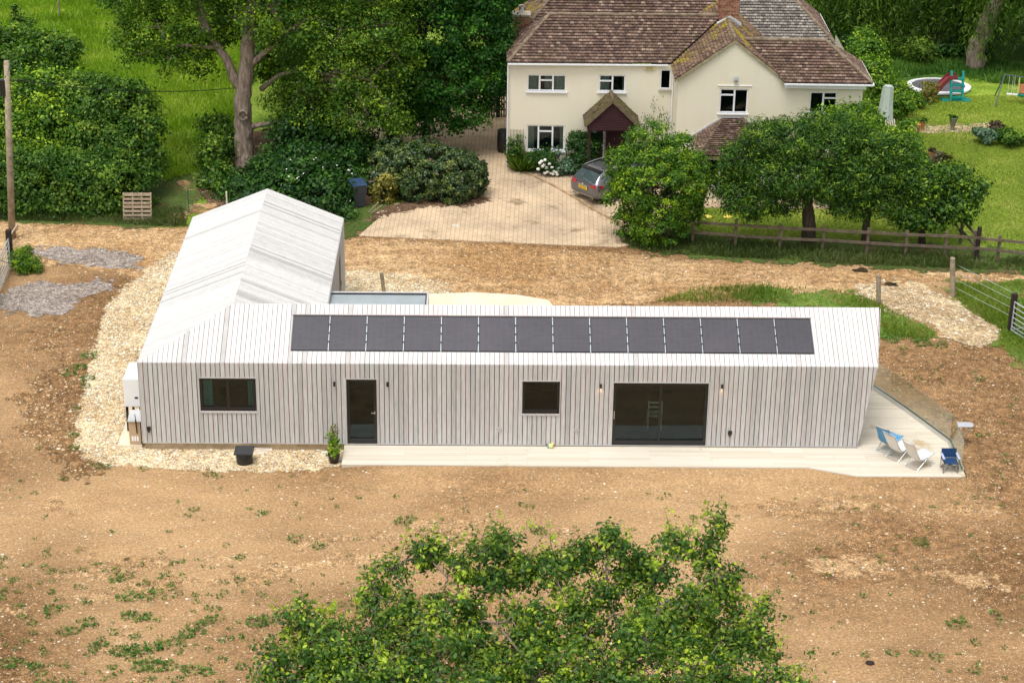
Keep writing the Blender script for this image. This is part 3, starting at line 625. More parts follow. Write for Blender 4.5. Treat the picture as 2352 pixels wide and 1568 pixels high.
mb = MB(); slab(mb, SOL[0], SOL[1], SOL[2], SOL[3], -.06, -.035); tray = mb.build('solar_tray', 'leadgrey', cab)
mb = MB(); slab(mb, SOL[0]-.02, SOL[1]+.02, SOL[3]-.0, SOL[3]+.03, -.03, .03); mb.build('flashing', plain('pinkish flashing', (.45, .38, .37)), cab)
pw = (SOL[1]-SOL[0])/14
for i in range(14):
    a, b = SOL[0]+i*pw+.022, SOL[0]+(i+1)*pw-.022; v0, v1 = SOL[2]+.03, SOL[3]-.03
    mb = MB(); slab(mb, a+.012, b-.012, v0+.012, v1-.012, .0, .012)
    p_ = mb.build('solar_panel', 'cell', cab)
    mb = MB(); slab(mb, a, a+.012, v0, v1, -.03, .016); slab(mb, b-.012, b, v0, v1, -.03, .016); slab(mb, a+.012, b-.012, v0, v0+.012, -.03, .016); slab(mb, a+.012, b-.012, v1-.012, v1, -.03, .016); mb.build('frame', 'black', p_)
    if i < 13:
        mb = MB()
        for v in (.25, .5, .75):
            mb = MB(); vv = v0+(v1-v0)*v; slab(mb, b-.012, b+.056, vv-.022, vv+.022, .017, .026); mb.build('panel_clamp', 'black', cab)
        mb = MB(); slab(mb, b+.014, b+.030, v0, v1, -.034, .008); mb.build('panel_rail', 'galv', cab)
# flat-roofed porch between the two wings
mb = MB(); X0, X1, Y0, Y1, Z0 = WX+.03, 8.30, YB+.03, 5.9, 2.6
mb.box(X0, Y0, Z0-.1, X1-.06, Y1-.06, Z0-.02); fr = mb.build('flat_roof', 'leadgrey', cab)
mb = MB(); cells(mb, [(X0, Y1, Z0-.25), (X0, Y1-.06, Z0-.25), (X0, Y1-.06, Z0), (X0, Y1, Z0)], 9, 9, 0, 0, .01)
mb.box(X0, Y1-.06, Z0-.25, X1, Y1, Z0+.05); mb.box(X1-.06, Y0, Z0-.25, X1, Y1-.06, Z0+.05); mb.build('parapet', 'board', fr)
mb = MB(); mb.box(X0, Y1-.1, Z0-.02, X1-.06, Y1-.06, Z0+.02); mb.box(X1-.1, Y0, Z0-.02, X1-.06, Y1-.1, Z0+.02); mb.build('gutter', 'black', fr)
mb = MB(); mb.box(X1-.14, Y1-.14, 0, X1-.03, Y1-.03, Z0-.25); mb.build('porch_post', 'board', cab)
# deck
dk = thing('deck', 'cream composite deck along the cabin front, widening to a point at its right end', 'deck', (6, -1, 0))
DA = [(5.94, -1.26, .2), (19.5, -1.3, .2), (19.5, -.04, .2), (5.94, -.04, .2)]
DB = [(19.5, -1.3, .2), (20.82, -1.80, .2), (24.0, -1.80, .2), (24.03, .34, .2), (21.9, 5.3, .2), (19.5, 5.3, .2)]
mb = MB(); cells(mb, DA, 3.6, .125, .004, .006, .03, -.03, u=(1, 0, 0), stagger=True); cells(mb, DB, 3.6, .125, .004, .006, .03, -.03, u=(1, 0, 0), stagger=True, off=(0, -.5)); mb.build('deck_boards', 'deck', dk)
mb = MB()
mb.prism([(p[0], p[1], .02) for p in [(5.97, -1.23, 0), (19.5, -1.27, 0), (20.82, -1.77, 0), (23.97, -1.77, 0), (24.0, .34, 0), (21.87, 5.27, 0), (19.5, 5.27, 0), (19.5, 0, 0), (5.97, 0, 0)]], (0, 0, .135)); mb.build('deck_base', plain('dark brown joists', (.14, .10, .06)), dk)  # solid base below the boards in one even dark brown
mb = MB()
for a, b in zip(DA[:1]+[DA[1]]+DB[1:4], [DA[1]]+DB[1:5]):
    if a == b: continue
    mb.beam((a[0], a[1]-.005, .13), (b[0], b[1]-.005, .13), .02, .13)
mb.build('fascia', 'deck', dk)
# earth banked up against the deck edge
bp_ = [(5.6, -1.28), (19.5, -1.32), (20.82, -1.82), (24.05, -1.82), (24.1, .34), (21.95, 5.3)]
V, Fx, NR = [], [], 9; st_ = []
for i in range(len(bp_)-1):
    a, b = np.array(bp_[i]), np.array(bp_[i+1]); n_ = max(2, int(np.linalg.norm(b-a)/.35)); st_ += [a+(b-a)*k/n_ for k in range(n_)]
st_.append(np.array(bp_[-1]))
for i, p in enumerate(st_):
    d = st_[min(i+1, len(st_)-1)]-st_[max(i-1, 0)]; d = d/np.linalg.norm(d); o_ = np.array([d[1], -d[0]])
    hh = (.155 if p[1] < -1 else .10)*min(1, .3+i*.25); w_ = 1.5+.35*math.sin(i*.7)
    for k in range(NR+1):
        t = k/NR; q_ = p+o_*w_*t; V.append((q_[0], q_[1], .008+hh*(.5+.5*math.cos(math.pi*t))+(RNG.normal()*.006 if 0 < k < NR else 0)))
for i in range(len(st_)-1):
    for k in range(NR): Fx.append([i*(NR+1)+k, i*(NR+1)+k+1, (i+1)*(NR+1)+k+1, (i+1)*(NR+1)+k])
mb = MB(); mb.add(V, Fx); struct(mb.build('soil_bank', 'soilbank', smooth=True))
# glass balustrade
bal = thing('glass_balustrade', 'clear frameless glass balustrade in a metal channel around the deck point', 'balustrade', (24, .3, .2))
BP = [at(2208, 1083, .2), at(2182, 1018, .2), at(2079, 942, .2), at(2008, 894, .2), np.array([21.75, 5.1, .2])]
mb = MB()
for a, b in zip(BP[:-1], BP[1:]):
    n_ = np.cross(b-a, (0, 0, 1)); n_ /= np.linalg.norm(n_)
    for s in (-1, 1): mb.beam(a+n_*s*.05+(0, 0, .06), b+n_*s*.05+(0, 0, .06), .035, .12)
mb.build('channel', 'alu', bal)
for a, b in zip(BP[:-1], BP[1:]):
    d_ = (b-a)/np.linalg.norm(b-a); mb = MB(); a2, b2 = a+d_*.015, b-d_*.015; mb.beam(a2+(0, 0, .5), b2+(0, 0, .5), .016, .92); mb.build('glass_panel', 'clear', bal)
mb = MB()
for p in BP[1:4]: mb.beam(p+(0, 0, .12), p+(0, 0, .98), .014, .014)
mb.build('joint', 'dark', bal)
# ================================================================ OLD HOUSE
hs_ = thing('farmhouse', 'large cream rendered two-storey farmhouse with mossy brown tiled roofs across the track', 'house', (18, 25, 0))
def wpix(A, B, px, py):
    """where a sight line meets the vertical wall plane A-B: distance along it and height"""
    A = np.array(A[:2]); B = np.array(B[:2]); d = (B-A)/np.linalg.norm(B-A); n = np.array([d[1], -d[0]])
    ray = _f+_r*(px-1176)/FPX-_u*(py-784)/FPX; t = ((A-CAM[:2])@n)/(ray[:2]@n); P = CAM+ray*t
    return (P[:2]-A)@d, P[2]
def wall_face(mb, A, B, z0, z1, op=(), depth=.12):
    A = np.array(A[:2]); B = np.array(B[:2]); L = np.linalg.norm(B-A); d = (B-A)/L; inn = np.array([-d[1], d[0]])
    us = sorted({0, L, *[o[0] for o in op], *[o[1] for o in op]}); zs = sorted({z0, z1, *[o[2] for o in op], *[o[3] for o in op]})
    P = lambda u, z, k=0: (*(A+d*u+inn*k), z)
    for i in range(len(us)-1):
        for j in range(len(zs)-1):
            cu, cz = (us[i]+us[i+1])/2, (zs[j]+zs[j+1])/2
            if any(o[0] < cu < o[1] and o[2] < cz < o[3] for o in op): continue
            mb.sheet([P(us[i], zs[j]), P(us[i+1], zs[j]), P(us[i+1], zs[j+1]), P(us[i], zs[j+1])])
    for a, b, c, e in op:
        mb.sheet([P(a, c), P(a, c, depth), P(a, e, depth), P(a, e)]); mb.sheet([P(b, c, depth), P(b, c), P(b, e), P(b, e, depth)])
        mb.sheet([P(a, e), P(a, e, depth), P(b, e, depth), P(b, e)]); mb.sheet([P(a, c, depth), P(a, c), P(b, c), P(b, c, depth)])
    return P
def house_window(P, o, mull, tran, sill='white', curtain=0, fr='white'):
    """P maps (along, z, inward); mull = mullion fractions; tran = {light: fraction from top}"""
    a, b, c, e = o; w = .055
    def bar(mb, u0, u1, z0, z1, k0=.03, k1=.10):
        q = [np.array(P(u, z, k)) for k in (k0, k1) for u, z in ((u0, z0), (u1, z0), (u1, z1), (u0, z1))]
        mb.add(q, [[0, 1, 2, 3], [7, 6, 5, 4], [0, 4, 5, 1], [1, 5, 6, 2], [2, 6, 7, 3], [3, 7, 4, 0]])
    mb = MB(); bar(mb, a, a+w, c, e); bar(mb, b-w, b, c, e); bar(mb, a+w, b-w, c, c+w); bar(mb, a+w, b-w, e-w, e)
    xs = [a]+[a+(b-a)*f for f in mull]+[b]
    for xx in xs[1:-1]: bar(mb, xx-.035, xx+.035, c+w, e-w, .027)
    for k, f in tran.items():
        zt = e-(e-c)*f; bar(mb, xs[k]+.04, xs[k+1]-.04, zt-.03, zt+.03, .029)
    wn = mb.build('window', fr, hs_)
    g = MB(); g.sheet([P(a+w, c+w, .07), P(b-w, c+w, .07), P(b-w, e-w, .07), P(a+w, e-w, .07)]); g.build('pane', 'glass', wn)
    s = MB()
    q = [np.array(P(u, z, k)) for k in (-.07, .03) for u, z in ((a-.05, c-.05), (b+.05, c-.05), (b+.05, c), (a-.05, c))]
    s.add(q, [[0, 1, 2, 3], [7, 6, 5, 4], [0, 4, 5, 1], [1, 5, 6, 2], [2, 6, 7, 3], [3, 7, 4, 0]]); s.build('sill', sill, wn)
    if curtain:
        cm = MB()
        for (f0, f1) in curtain:
            n = 10; pts = [(a+(b-a)*(f0+(f1-f0)*i/n), .2+.03*math.sin(i*2.1)) for i in range(n+1)]
            for i in range(n): cm.sheet([P(pts[i][0], c-.1, pts[i][1]), P(pts[i+1][0], c-.1, pts[i+1][1]), P(pts[i+1][0], e, pts[i+1][1]), P(pts[i][0], e, pts[i][1])])
        cm.build('curtain', 'net', wn)
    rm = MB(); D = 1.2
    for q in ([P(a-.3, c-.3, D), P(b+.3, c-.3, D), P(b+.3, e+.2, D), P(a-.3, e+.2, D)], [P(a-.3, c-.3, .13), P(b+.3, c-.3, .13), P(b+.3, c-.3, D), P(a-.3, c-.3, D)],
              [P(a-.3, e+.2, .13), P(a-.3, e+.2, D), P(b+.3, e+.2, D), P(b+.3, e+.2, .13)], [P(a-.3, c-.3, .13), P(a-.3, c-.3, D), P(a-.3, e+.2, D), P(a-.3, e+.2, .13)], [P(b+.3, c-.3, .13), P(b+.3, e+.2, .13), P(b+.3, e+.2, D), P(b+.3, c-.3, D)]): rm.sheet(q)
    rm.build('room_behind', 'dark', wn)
def op(A, B, x0, y0, x1, y1):
    a, e = wpix(A, B, x0, y0); b, c = wpix(A, B, x1, y1); return (a, b, c, e)
A0, A1 = (11.03, 25.80), (17.76, 25.60); Q0, Q1 = (17.76, 23.78), (25.12, 23.62)
wm = MB()
opsA = [op(A0, A1, 1211, 171, 1300, 211), op(A0, A1, 1376, 172, 1436, 212), op(A0, A1, 1517, 160, 1540, 206), op(A0, A1, 1210, 287, 1296, 347)]
opsQ = [op(Q0, Q1, 1654, 204, 1716, 261), op(Q0, Q1, 1861, 211, 1920, 261)]
PA = wall_face(wm, A0, A1, 0, 4.5, opsA); PQ = wall_face(wm, Q0, Q1, 0, 4.36, opsQ)
wall_face(wm, A1, Q0, 0, 4.5); wall_face(wm, Q1, (25.2, 31), 0, 4.36); wall_face(wm, (11.5, 33), A0, 0, 4.5); wall_face(wm, (24.6, 29.4), (24.7, 34), 0, 4.5)
wm.sheet([(17.76, 23.78, 4.36), (22.0, 23.69, 4.36), (19.92, 23.735, 6.05)])
wm.build('wall', 'render', hs_)
house_window(PA, opsA[0], (.32, .66), {1: .35}, curtain=[(0, .3), (.45, .62), (.67, 1)])
house_window(PA, opsA[1], (.51,), {0: .37}, curtain=[(0, .4), (.88, 1)])
house_window(PA, opsA[2], (), {}, sill='stone')
house_window(PA, opsA[3], (.31, .68), {1: .25}, curtain=[(0, .2), (.88, 1)])
house_window(PQ, opsQ[0], (.52,), {0: .26})
house_window(PQ, opsQ[1], (.5,), {1: .3})
# roofs
def ridge(mb, a, b, r=.10, seg=.34):
    a, b = np.array(a, float), np.array(b, float); n_ = max(1, int(np.linalg.norm(b-a)/seg)); d = (b-a)/n_
    for i in range(n_):
        p = a+d*i; q = a+d*(i+1.06); rr = r*random.uniform(.92, 1.1); j = np.array([0, 0, random.uniform(-.01, .015)])
        mb.tube([p+j, q+j-(0, 0, .01)], [rr*1.08, rr*.95], 8)
def roof(poly, mat, par=None, du=.165, dv=.14, name='roof'):
    mb = MB(); cells(mb, poly, du, dv, .014, .022, .012, 0, stagger=True, tilt=.036, jit=.012)
    o_ = mb.build(name, mat, par or hs_); b_ = MB(); b_.sheet([np.array(p)-(0, 0, .02) for p in poly]); b_.build('roof_felt', 'black', o_); return o_
ZG = 6.1; E1 = at(1166, 143, 4.55); E2 = at(1544, 150, 4.55); R1 = at(1263, 33, ZG); R2 = np.array([19.8, R1[1]+.02, ZG])
E2x = E1+(R2-R1)/np.linalg.norm(R2-R1)*6.6
roof([E1, E2x, R2, R1], 'tile'); roof([(10.95, 29.2, 4.5), E1, R1], 'tile'); 
rm_ = [R2, R1, (10.95, 29.2, 4.5), (19.8, 29.2, 4.5)]; roof([(19.8, 29.2, 4.5), (10.95, 29.2, 4.5), R1, R2], 'tile')
AP = np.array([19.93, 23.66, ZG]); GL = np.array([17.60, 23.60, 4.46]); GR = np.array([22.05, 23.62, 4.46])
roof([(17.68, 30.0, 4.46), GL, AP, (20.01, 30.0, ZG)], 'mosstile'); roof([GR, (22.13, 30.0, 4.46), (20.01, 30.0, ZG), AP], 'mosstile')
H1 = np.array([21.93, 23.40, 4.45]); H2 = np.array([25.42, 23.34, 4.45]); HR1 = np.array([20.45, 24.98, 5.74]); HR2 = np.array([23.73, 24.90, 5.74])
roof([H1, H2, HR2, HR1], 'tile'); roof([H2, (25.5, 26.6, 4.45), HR2], 'tile'); roof([(25.5, 26.6, 4.45), (22.0, 26.7, 4.45), HR1, HR2], 'tile')
K0, K1, KR0, KR1 = (11.35, 29.2, 4.5), (24.83, 29.15, 4.5), (13.7, 31.6, 6.7), (22.5, 31.55, 6.7)
roof([K0, (19.9, 29.17, 4.5), (19.9, 31.56, 6.7), KR0], 'tile'); roof([(19.9, 29.17, 4.5), K1, KR1, (19.9, 31.56, 6.7)], 'greytile')
roof([K1, (24.9, 34, 4.5), KR1], 'tile'); roof([(11.35, 34, 4.5), K0, KR0], 'mosstile')
MT['ridge'] = plain('ridge tiles', (.20, .155, .11), .95, 0, .1, .4, 5, .4)
for a, b in ((R1, R2), (E1, R1), (AP, (20.01, 30, ZG)), (HR1, HR2), (H2, HR2), (K1, KR1), (K0, KR0)): mb = MB(); ridge(mb, np.array(a)+(0, 0, .02), np.array(b)+(0, 0, .02), .075); mb.build('ridge_tiles', 'ridge', hs_)
mb = MB()   # verge of the gable, gutters, fascia, downpipe
for a, b in ((GL, AP), (GR, AP)): mb.beam(np.array(a)+(0, .02, -.07), np.array(b)+(0, .02, -.07), .05, .09)
mb.build('verge', plain('mossy verge mortar', (.30, .26, .16), .95, 0, .1, .3, 6, .4), hs_)
for a, b in ((E1+(0.0, -.05, -.07), E2x+(-.1, -.05, -.07)), (H1+(0, -.06, -.06), H2+(.05, -.06, -.06)), (H2+(.05, -.01, -.06), (25.55, 26.6, 4.39)), (K1, (24.95, 34, 4.46))): mb = MB(); mb.beam(a, b, .08, .055); mb.build('gutter', 'white', hs_)
mb = MB(); mb.beam((21.98, 23.52, 4.28), (25.2, 23.46, 4.28), .03, .2); mb.build('fascia', 'white', hs_)
for xx, yy in ((11.01, 25.72), (17.72, 25.5)): mb = MB(); mb.tube([(xx, yy, 4.4), (xx, yy, .1)], .032, 8); mb.build('downpipe', 'white', hs_)
def brickwork(mb, x0, y0, z0, x1, y1, z1):
    for pl in ([(x0, y0, z0), (x1, y0, z0), (x1, y0, z1), (x0, y0, z1)], [(x1, y0, z0), (x1, y1, z0), (x1, y1, z1), (x1, y0, z1)], [(x1, y1, z0), (x0, y1, z0), (x0, y1, z1), (x1, y1, z1)], [(x0, y1, z0), (x0, y0, z0), (x0, y0, z1), (x0, y1, z1)]):
        cells(mb, pl, .225, .08, .014, .014, .012, -.004, stagger=True)
for (x0, y0, x1, y1, z0, z1, nm) in ((19.65, 27.0, 20.45, 27.7, 5.2, 7.4, 0), (11.25, 29.4, 11.95, 30.0, 3.6, 5.45, 1)):
    mb = MB(); brickwork(mb, x0, y0, z0, x1, y1, z1); ch = mb.build('chimney', 'brick', hs_)
    mb = MB(); mb.box(x0+.006, y0+.006, z0, x1-.006, y1-.006, z1-.01); mb.box(x0-.04, y0-.04, z1, x1+.04, y1+.04, z1+.07); mb.build('mortar_core', 'stone', ch)
    mb = MB(); mb.lathe(((x0+x1)/2, (y0+y1)/2, z1+.05), [(.13, 0), (.11, .1), (.10, .3), (.13, .34), (.10, .36)]); mb.build('chimney_pot', 'terra' if nm == 0 else 'net', ch)
mb = MB(); mb.prism([(19.55, 26.85, 5.78), (20.05, 26.75, 6.16), (20.55, 26.85, 5.78), (20.55, 27.1, 5.78), (20.05, 27.1, 6.2), (19.55, 27.1, 5.78)], (0, 0, .1)); mb.build('lead_flashing', plain('lead flashing', (.5, .52, .53), .5), hs_)
# alarm box and globe lamp, both on the walls
u_, z_ = wpix(A0, A1, 1492, 156); p = np.array(PA(u_, z_, -.04)); mb = MB(); mb.box(p[0]-.2, p[1]-.03, p[2]-.07, p[0]+.2, p[1]+.04, p[2]+.07)
ab = mb.build('alarm_box', plain('cream plastic', (.62, .52, .22), .5), hs_); mb = MB()
for zz in (-.028, .028): mb.box(p[0]-.15, p[1]-.034, p[2]+zz-.011, p[0]+.15, p[1]-.03, p[2]+zz+.011)
mb.build('stripe', 'rail', ab)
u_, z_ = wpix(Q0, Q1, 1690, 182); p = np.array(PQ(u_, z_, -.1)); mb = MB(); mb.lathe(p, [(.01, -.10), (.07, -.075), (.095, -.01), (.07, .05), (.06, .07), (.06, .12), (.02, .125)]); mb.box(p[0]-.02, p[1], p[2]+.06, p[0]+.02, p[1]+.1, p[2]+.1)
mb.build('wall_lamp', plain('smoked lamp glass', (.28, .32, .34), .2, 0, .6), hs_, smooth=True)
u_, z_ = wpix(Q0, Q1, 1693, 193)
mb = MB(); a, b, c, e = opsQ[0]; q = [np.array(PQ(u, z, k)) for k in (-.03, 0) for u, z in ((a-.1, e+.12), (b+.12, e+.12), (b+.12, e+.145), (a-.1, e+.145))]; mb.add(q, [[0, 1, 2, 3], [7, 6, 5, 4], [0, 4, 5, 1], [1, 5, 6, 2], [2, 6, 7, 3], [3, 7, 4, 0]]); mb.build('drip_rail', 'white', hs_)
# porch
px0, px1, pxm, py0, py1, pze, pzr = 14.12, 16.32, 15.22, 24.3, 25.66, 2.30, 3.36
por = roof([(px0, py1, pze), (px0, py0, pze), (pxm, py0, pzr), (pxm, py1, pzr)], 'porchtile', du=.15, dv=.12, name='porch_roof'); roof([(px1, py0, pze), (px1, py1, pze), (pxm, py1, pzr), (pxm, py0, pzr)], 'porchtile', du=.15, dv=.12, name='porch_roof')
mb = MB(); ridge(mb, (pxm, py0-.02, pzr+.02), (pxm, py1, pzr+.02), .07)
for a, b in (((px0, py0, pze-.02), (pxm, py0, pzr-.02)), ((px1, py0, pze-.02), (pxm, py0, pzr-.02))): mb.beam(np.array(a), np.array(b), .07, .10)
mb.build('porch_verge', plain('dark mossy verge', (.14, .11, .07), .95, 0, .1, .3, 6, .4), hs_)
mb = MB(); cells(mb, [(px0+.12, py0+.08, pze-.2), (px1-.12, py0+.08, pze-.2), (px1-.1, py0+.08, pze+.0), (pxm, py0+.08, pzr-.12), (px0+.1, py0+.08, pze+.0)], 9, .105, 0, .010, .02, 0); mb.build('porch_gable', 'maroon', hs_)
mb = MB(); mb.box(px0+.12, py0+.1, pze-.25, px1-.12, py1, pze-.19)
for xx in (px0+.14, px1-.24): mb.box(xx, py0+.12, .28, xx+.1, py0+.22, pze-.25)
mb.build('porch_frame', 'maroon', hs_)
mb = MB()
for xx in (14.62, 14.95): mb.box(xx, py1-.16, .2, xx+.07, py1-.06, pze-.25)
for zz in (.2, 1.05, 2.0): mb.box(14.69, py1-.15, zz, 14.95, py1-.07, zz+.05)
sl = mb.build('side_light', 'white', hs_); g = MB(); g.sheet([(14.69, py1-.1, .25), (14.95, py1-.1, .25), (14.95, py1-.1, 2.0), (14.69, py1-.1, 2.0)]); g.build('pane', 'black', sl)
mb = MB(); mb.box(15.08, py1-.14, .2, 15.95, py1-.05, pze-.3); fd = mb.build('front_door', 'maroon', hs_); mb = MB(); mb.box(15.2, py1-.17, 1.1, 15.24, py1-.14, 1.2); mb.build('handle', 'alu', fd)
mb = MB(); mb.box(px0+.05, py0-.1, 0, px1-.05, py1-.02, .19); mb.build('step', 'brick', hs_)
# bay
bz = 2.0; B0, B1 = np.array([18.45, 21.55, bz]), np.array([21.35, 21.5, bz]); T1, T2 = np.array([19.62, 23.72, 2.84]), np.array([20.40, 23.71, 2.84]); S1, S2 = np.array([18.42, 23.74, bz+.03]), np.array([21.42, 23.7, bz+.03])
roof([B0, B1, T2, T1], 'tile', du=.15, dv=.12, name='bay_roof'); roof([S1, B0, T1], 'tile', du=.15, dv=.12, name='bay_roof'); roof([B1, S2, T2], 'tile', du=.15, dv=.12, name='bay_roof')
MT['hip'] = plain('dark hip tiles', (.13, .10, .07), .95, 0, .1, .35, 5, .4)
for a, b in ((B0, T1), (B1, T2)): mb = MB(); ridge(mb, a+(0, 0, .02), b+(0, 0, .02), .065, .2); mb.build('bay_hip', 'hip', hs_)
mb = MB()
for a, b in ((S1, T1), (T1, T2), (T2, S2)): mb.beam(a+(0, -.0, .07), b+(0, 0, .07), .03, .07)
mb.build('bay_flashing', plain('bay lead', (.50, .52, .52), .5), hs_)
mb = MB(); bw = [(18.68, 23.7), (18.68, 21.86), (21.18, 21.80), (21.18, 23.7)]; obw = [(.12, 2.38, .62, 1.78)]
wall_face(mb, bw[0], bw[1], 0, bz); PB = wall_face(mb, bw[1], bw[2], 0, bz, obw); wall_face(mb, bw[2], bw[3], 0, bz); mb.build('bay_wall', 'render', hs_)
house_window(PB, obw[0], (.25, .5, .75), {})
# the hairline crack is plain render; climbing plant stems on the wall
mb = MB()
for k, (sx, n_) in enumerate(((16.9, 5), (17.2, 6), (17.45, 4))):
    z_ = .1; x_ = sx
    for b_ in range(3):
        pts = [(x_, 25.58, z_)]
        for i in range(8): pts.append((pts[-1][0]+random.gauss(0, .07), 25.57, pts[-1][2]+.28+random.gauss(0, .05)))
        mb.tube(pts, .008, 4, caps=False)
cl = thing('climbing_plant', 'thin sparse climber with hanging leaves on the cream wall below the narrow window', 'climber', (17.1, 25.55, 0)); mb.build('stem', 'dbark', cl)
P = []; 
for i in range(170):
    c = random.choice([(16.75, 2.3), (16.6, 2.0), (17.35, 2.5), (17.45, 2.1), (17.4, 1.7), (17.0, 2.9), (16.0, 1.8), (17.2, 1.3), (16.7, 1.5)]); P.append((c[0]+random.gauss(0, .13), 25.50+random.uniform(-.04, .04), c[1]+random.gauss(0, .2)))
P = np.array(P); leaf_mesh('foliage', P, RNG.normal(size=(len(P), 3))*.5+(0, -1, .3), np.full(len(P), .12), RNG.random(len(P))*.5, 'hedgeleaf', cl, 'narrow', T=np.tile((.1, 0, -1.), (len(P), 1))+RNG.normal(size=(len(P), 3))*.3)
# ================================================================ TREES AND PLANTS
def bl(px, py, Y, r, ez=1.0, ey=1.0):
    c = atx(px, py, Y); rr = r*((c-CAM) @ _f)/FPX; return (*c, rr, rr*ey, rr*ez)
def tree(name, label, base, blobs, n, leaf, mat, trunk, r0, bark='bark', cat='tree', shape='rhomb', group=None, limbs=True, tw=.5, lr=.35, hubs=None, **k):
    t = thing(name, label, cat, base, 0, group); P, N, ti, ctr = crown_points(blobs, n, **k)
    tm = MB(); limb(tm, trunk, r0, r0*.55, 12, .05)
    top = np.array(trunk[-1]); H = [np.array(q, float) for q in (hubs or [trunk[-1], trunk[len(trunk)//2]])]; hub = []
    root = np.array(H[0]); nodes = [(h, r0*lr*1.3) for h in H]; dm = max(np.linalg.norm(np.array(b[:3])-root) for b in blobs)
    for b in sorted(blobs, key=lambda b: min(np.linalg.norm(np.array(b[:3])-h) for h in H)):
        c = np.array(b[:3]); s, rs = min(nodes, key=lambda q: np.linalg.norm(q[0]-c)+.25*np.linalg.norm(q[0]-root)); d = c-s; L = np.linalg.norm(d); re = max(.02, rs*.62)
        side = np.cross(d, (0, 0, 1.))*random.uniform(-.22, .22)
        if limbs: limb(tm, [s, s+d*.4+side+np.array([0, 0, random.uniform(-.05, .15)*L]), s+d*.75+side*.4, c], rs*.9, re, 7, .12, 3)
        nodes.append((c, re)); hub += [s+d*.5+side, c]
    if tw: twigs(tm, np.array(hub), ctr, .014, tw)
    tm.build('trunk', bark, t, smooth=True)
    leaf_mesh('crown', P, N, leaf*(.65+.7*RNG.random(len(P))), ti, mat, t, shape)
    return t
def shrub(name, label, blobs, n, leaf, mat, cat='shrub', group=None, shape='rhomb', core=.0, stems=4, bark='dbark', **k):
    b0 = np.mean([b[:3] for b in blobs], 0); t = thing(name, label, cat, (b0[0], b0[1], 0), 0, group)
    P, N, ti, ctr = crown_points(blobs, n, **k)
    tm = MB()
    for b in blobs:
        for s in range(stems):
            g = np.array([b[0]+random.uniform(-.3, .3)*b[3], b[1]+random.uniform(-.3, .3)*b[4], max(0, min(b[2]-b[5]*1.1, b[2]-.05))]); e = np.array(b[:3])+np.array([random.uniform(-.6, .6)*b[3], random.uniform(-.6, .6)*b[4], random.uniform(.1, .7)*b[5]])
            tm.tube([g, (g+e)/2+(random.uniform(-.1, .1), 0, 0), e], [.035, .022, .008], 5, caps=False)
    tm.build('stem', bark, t)
    leaf_mesh('foliage', P, N, leaf*(.65+.7*RNG.random(len(P))), ti, mat, t, shape)
    return t
# ---- foreground oak
fg = [(860, 1345, -16.2, 50), (905, 1290, -16, 48), (985, 1262, -15.8, 50), (1058, 1292, -16, 50), (925, 1375, -16.6, 38), (1125, 1325, -16.4, 48), (1150, 1238, -15.5, 55), (1195, 1295, -16, 50), (1110, 1255, -15.6, 35),
      (1275, 1290, -16, 55), (1340, 1268, -15.6, 50), (1400, 1232, -15.4, 52), (1455, 1290, -15.8, 62), (1555, 1235, -15.2, 52), (1515, 1292, -15.8, 62), (1655, 1195, -15, 30), (1625, 1245, -15.2, 38), (1640, 1310, -15.6, 60), (1668, 1375, -16, 48), (1590, 1370, -16.3, 66), (1490, 1375, -16.4, 64), (1395, 1350, -16.2, 58), (1310, 1368, -16.5, 48),
      (1330, 1430, -17, 60), (1715, 1435, -16.8, 48), (1752, 1385, -16.3, 26), (1640, 1455, -17, 66), (1745, 1470, -17.2, 40), (1550, 1450, -17.2, 66), (1440, 1440, -17.2, 50),
      (700, 1420, -17.5, 56), (625, 1505, -18.4, 48), (770, 1478, -18, 76), (850, 1440, -17.5, 60), (935, 1448, -17.6, 62), (850, 1540, -18.8, 86), (690, 1560, -19, 90), (1005, 1500, -18.2, 78), (1070, 1445, -17.5, 45), (1120, 1520, -18.4, 82), (1205, 1485, -17.8, 55), (960, 1590, -19.4, 95), (1250, 1560, -18.8, 90), (1335, 1515, -18.2, 62), (1450, 1560, -18.8, 92), (1580, 1550, -18.6, 92), (1700, 1560, -18.6, 76), (1800, 1560, -18.6, 52), (1090, 1640, -20, 110), (750, 1690, -20.5, 120), (1350, 1680, -20.5, 120), (1600, 1680, -20.3, 120), (1000, 1780, -21.5, 130), (1400, 1800, -21.8, 130)]
fg += [(1005, 1365, -16.7, 34), (1065, 1372, -16.6, 30), (1180, 1395, -16.9, 34), (1500, 1425, -17, 52), (1000, 1400, -17, 40), (1090, 1410, -17, 36), (1228, 1392, -16.8, 50), (1245, 1445, -17.2, 48), (1480, 1455, -18.3, 52), (1512, 1405, -17.7, 52)]
fgb = [bl(a, b+14, c+random.uniform(-.5, .5), d*(.76 if b < 1400 else .88), .9) for a, b, c, d in fg]
tb = (11.6, -19.6, 0); tt = np.array([12.0, -19.4, 3.2])
tree('oak_tree', 'young spreading oak with fresh yellow-green shoots in the near foreground, gaps showing bare earth', tb, fgb, 98000, .095, 'nearleaf', [tb, (11.7, -19.6, 1.2), (12.0, -19.5, 2.4), tt], .20, shape='oak', tw=.9, lr=.13,
     hubs=[tt, (9.6, -18.6, 4.0), (14.4, -18.2, 4.2), (12.4, -17.6, 4.6), (13.8, -17.0, 5.2), (10.3, -17.2, 4.8)], cl=.19, per=32, shell=.3, outer=1.28, flat=.9, up=.3, cut=.2, seed=3)
g = np.random.default_rng(17); tm = MB(); sp, sT, st2 = [], [], []
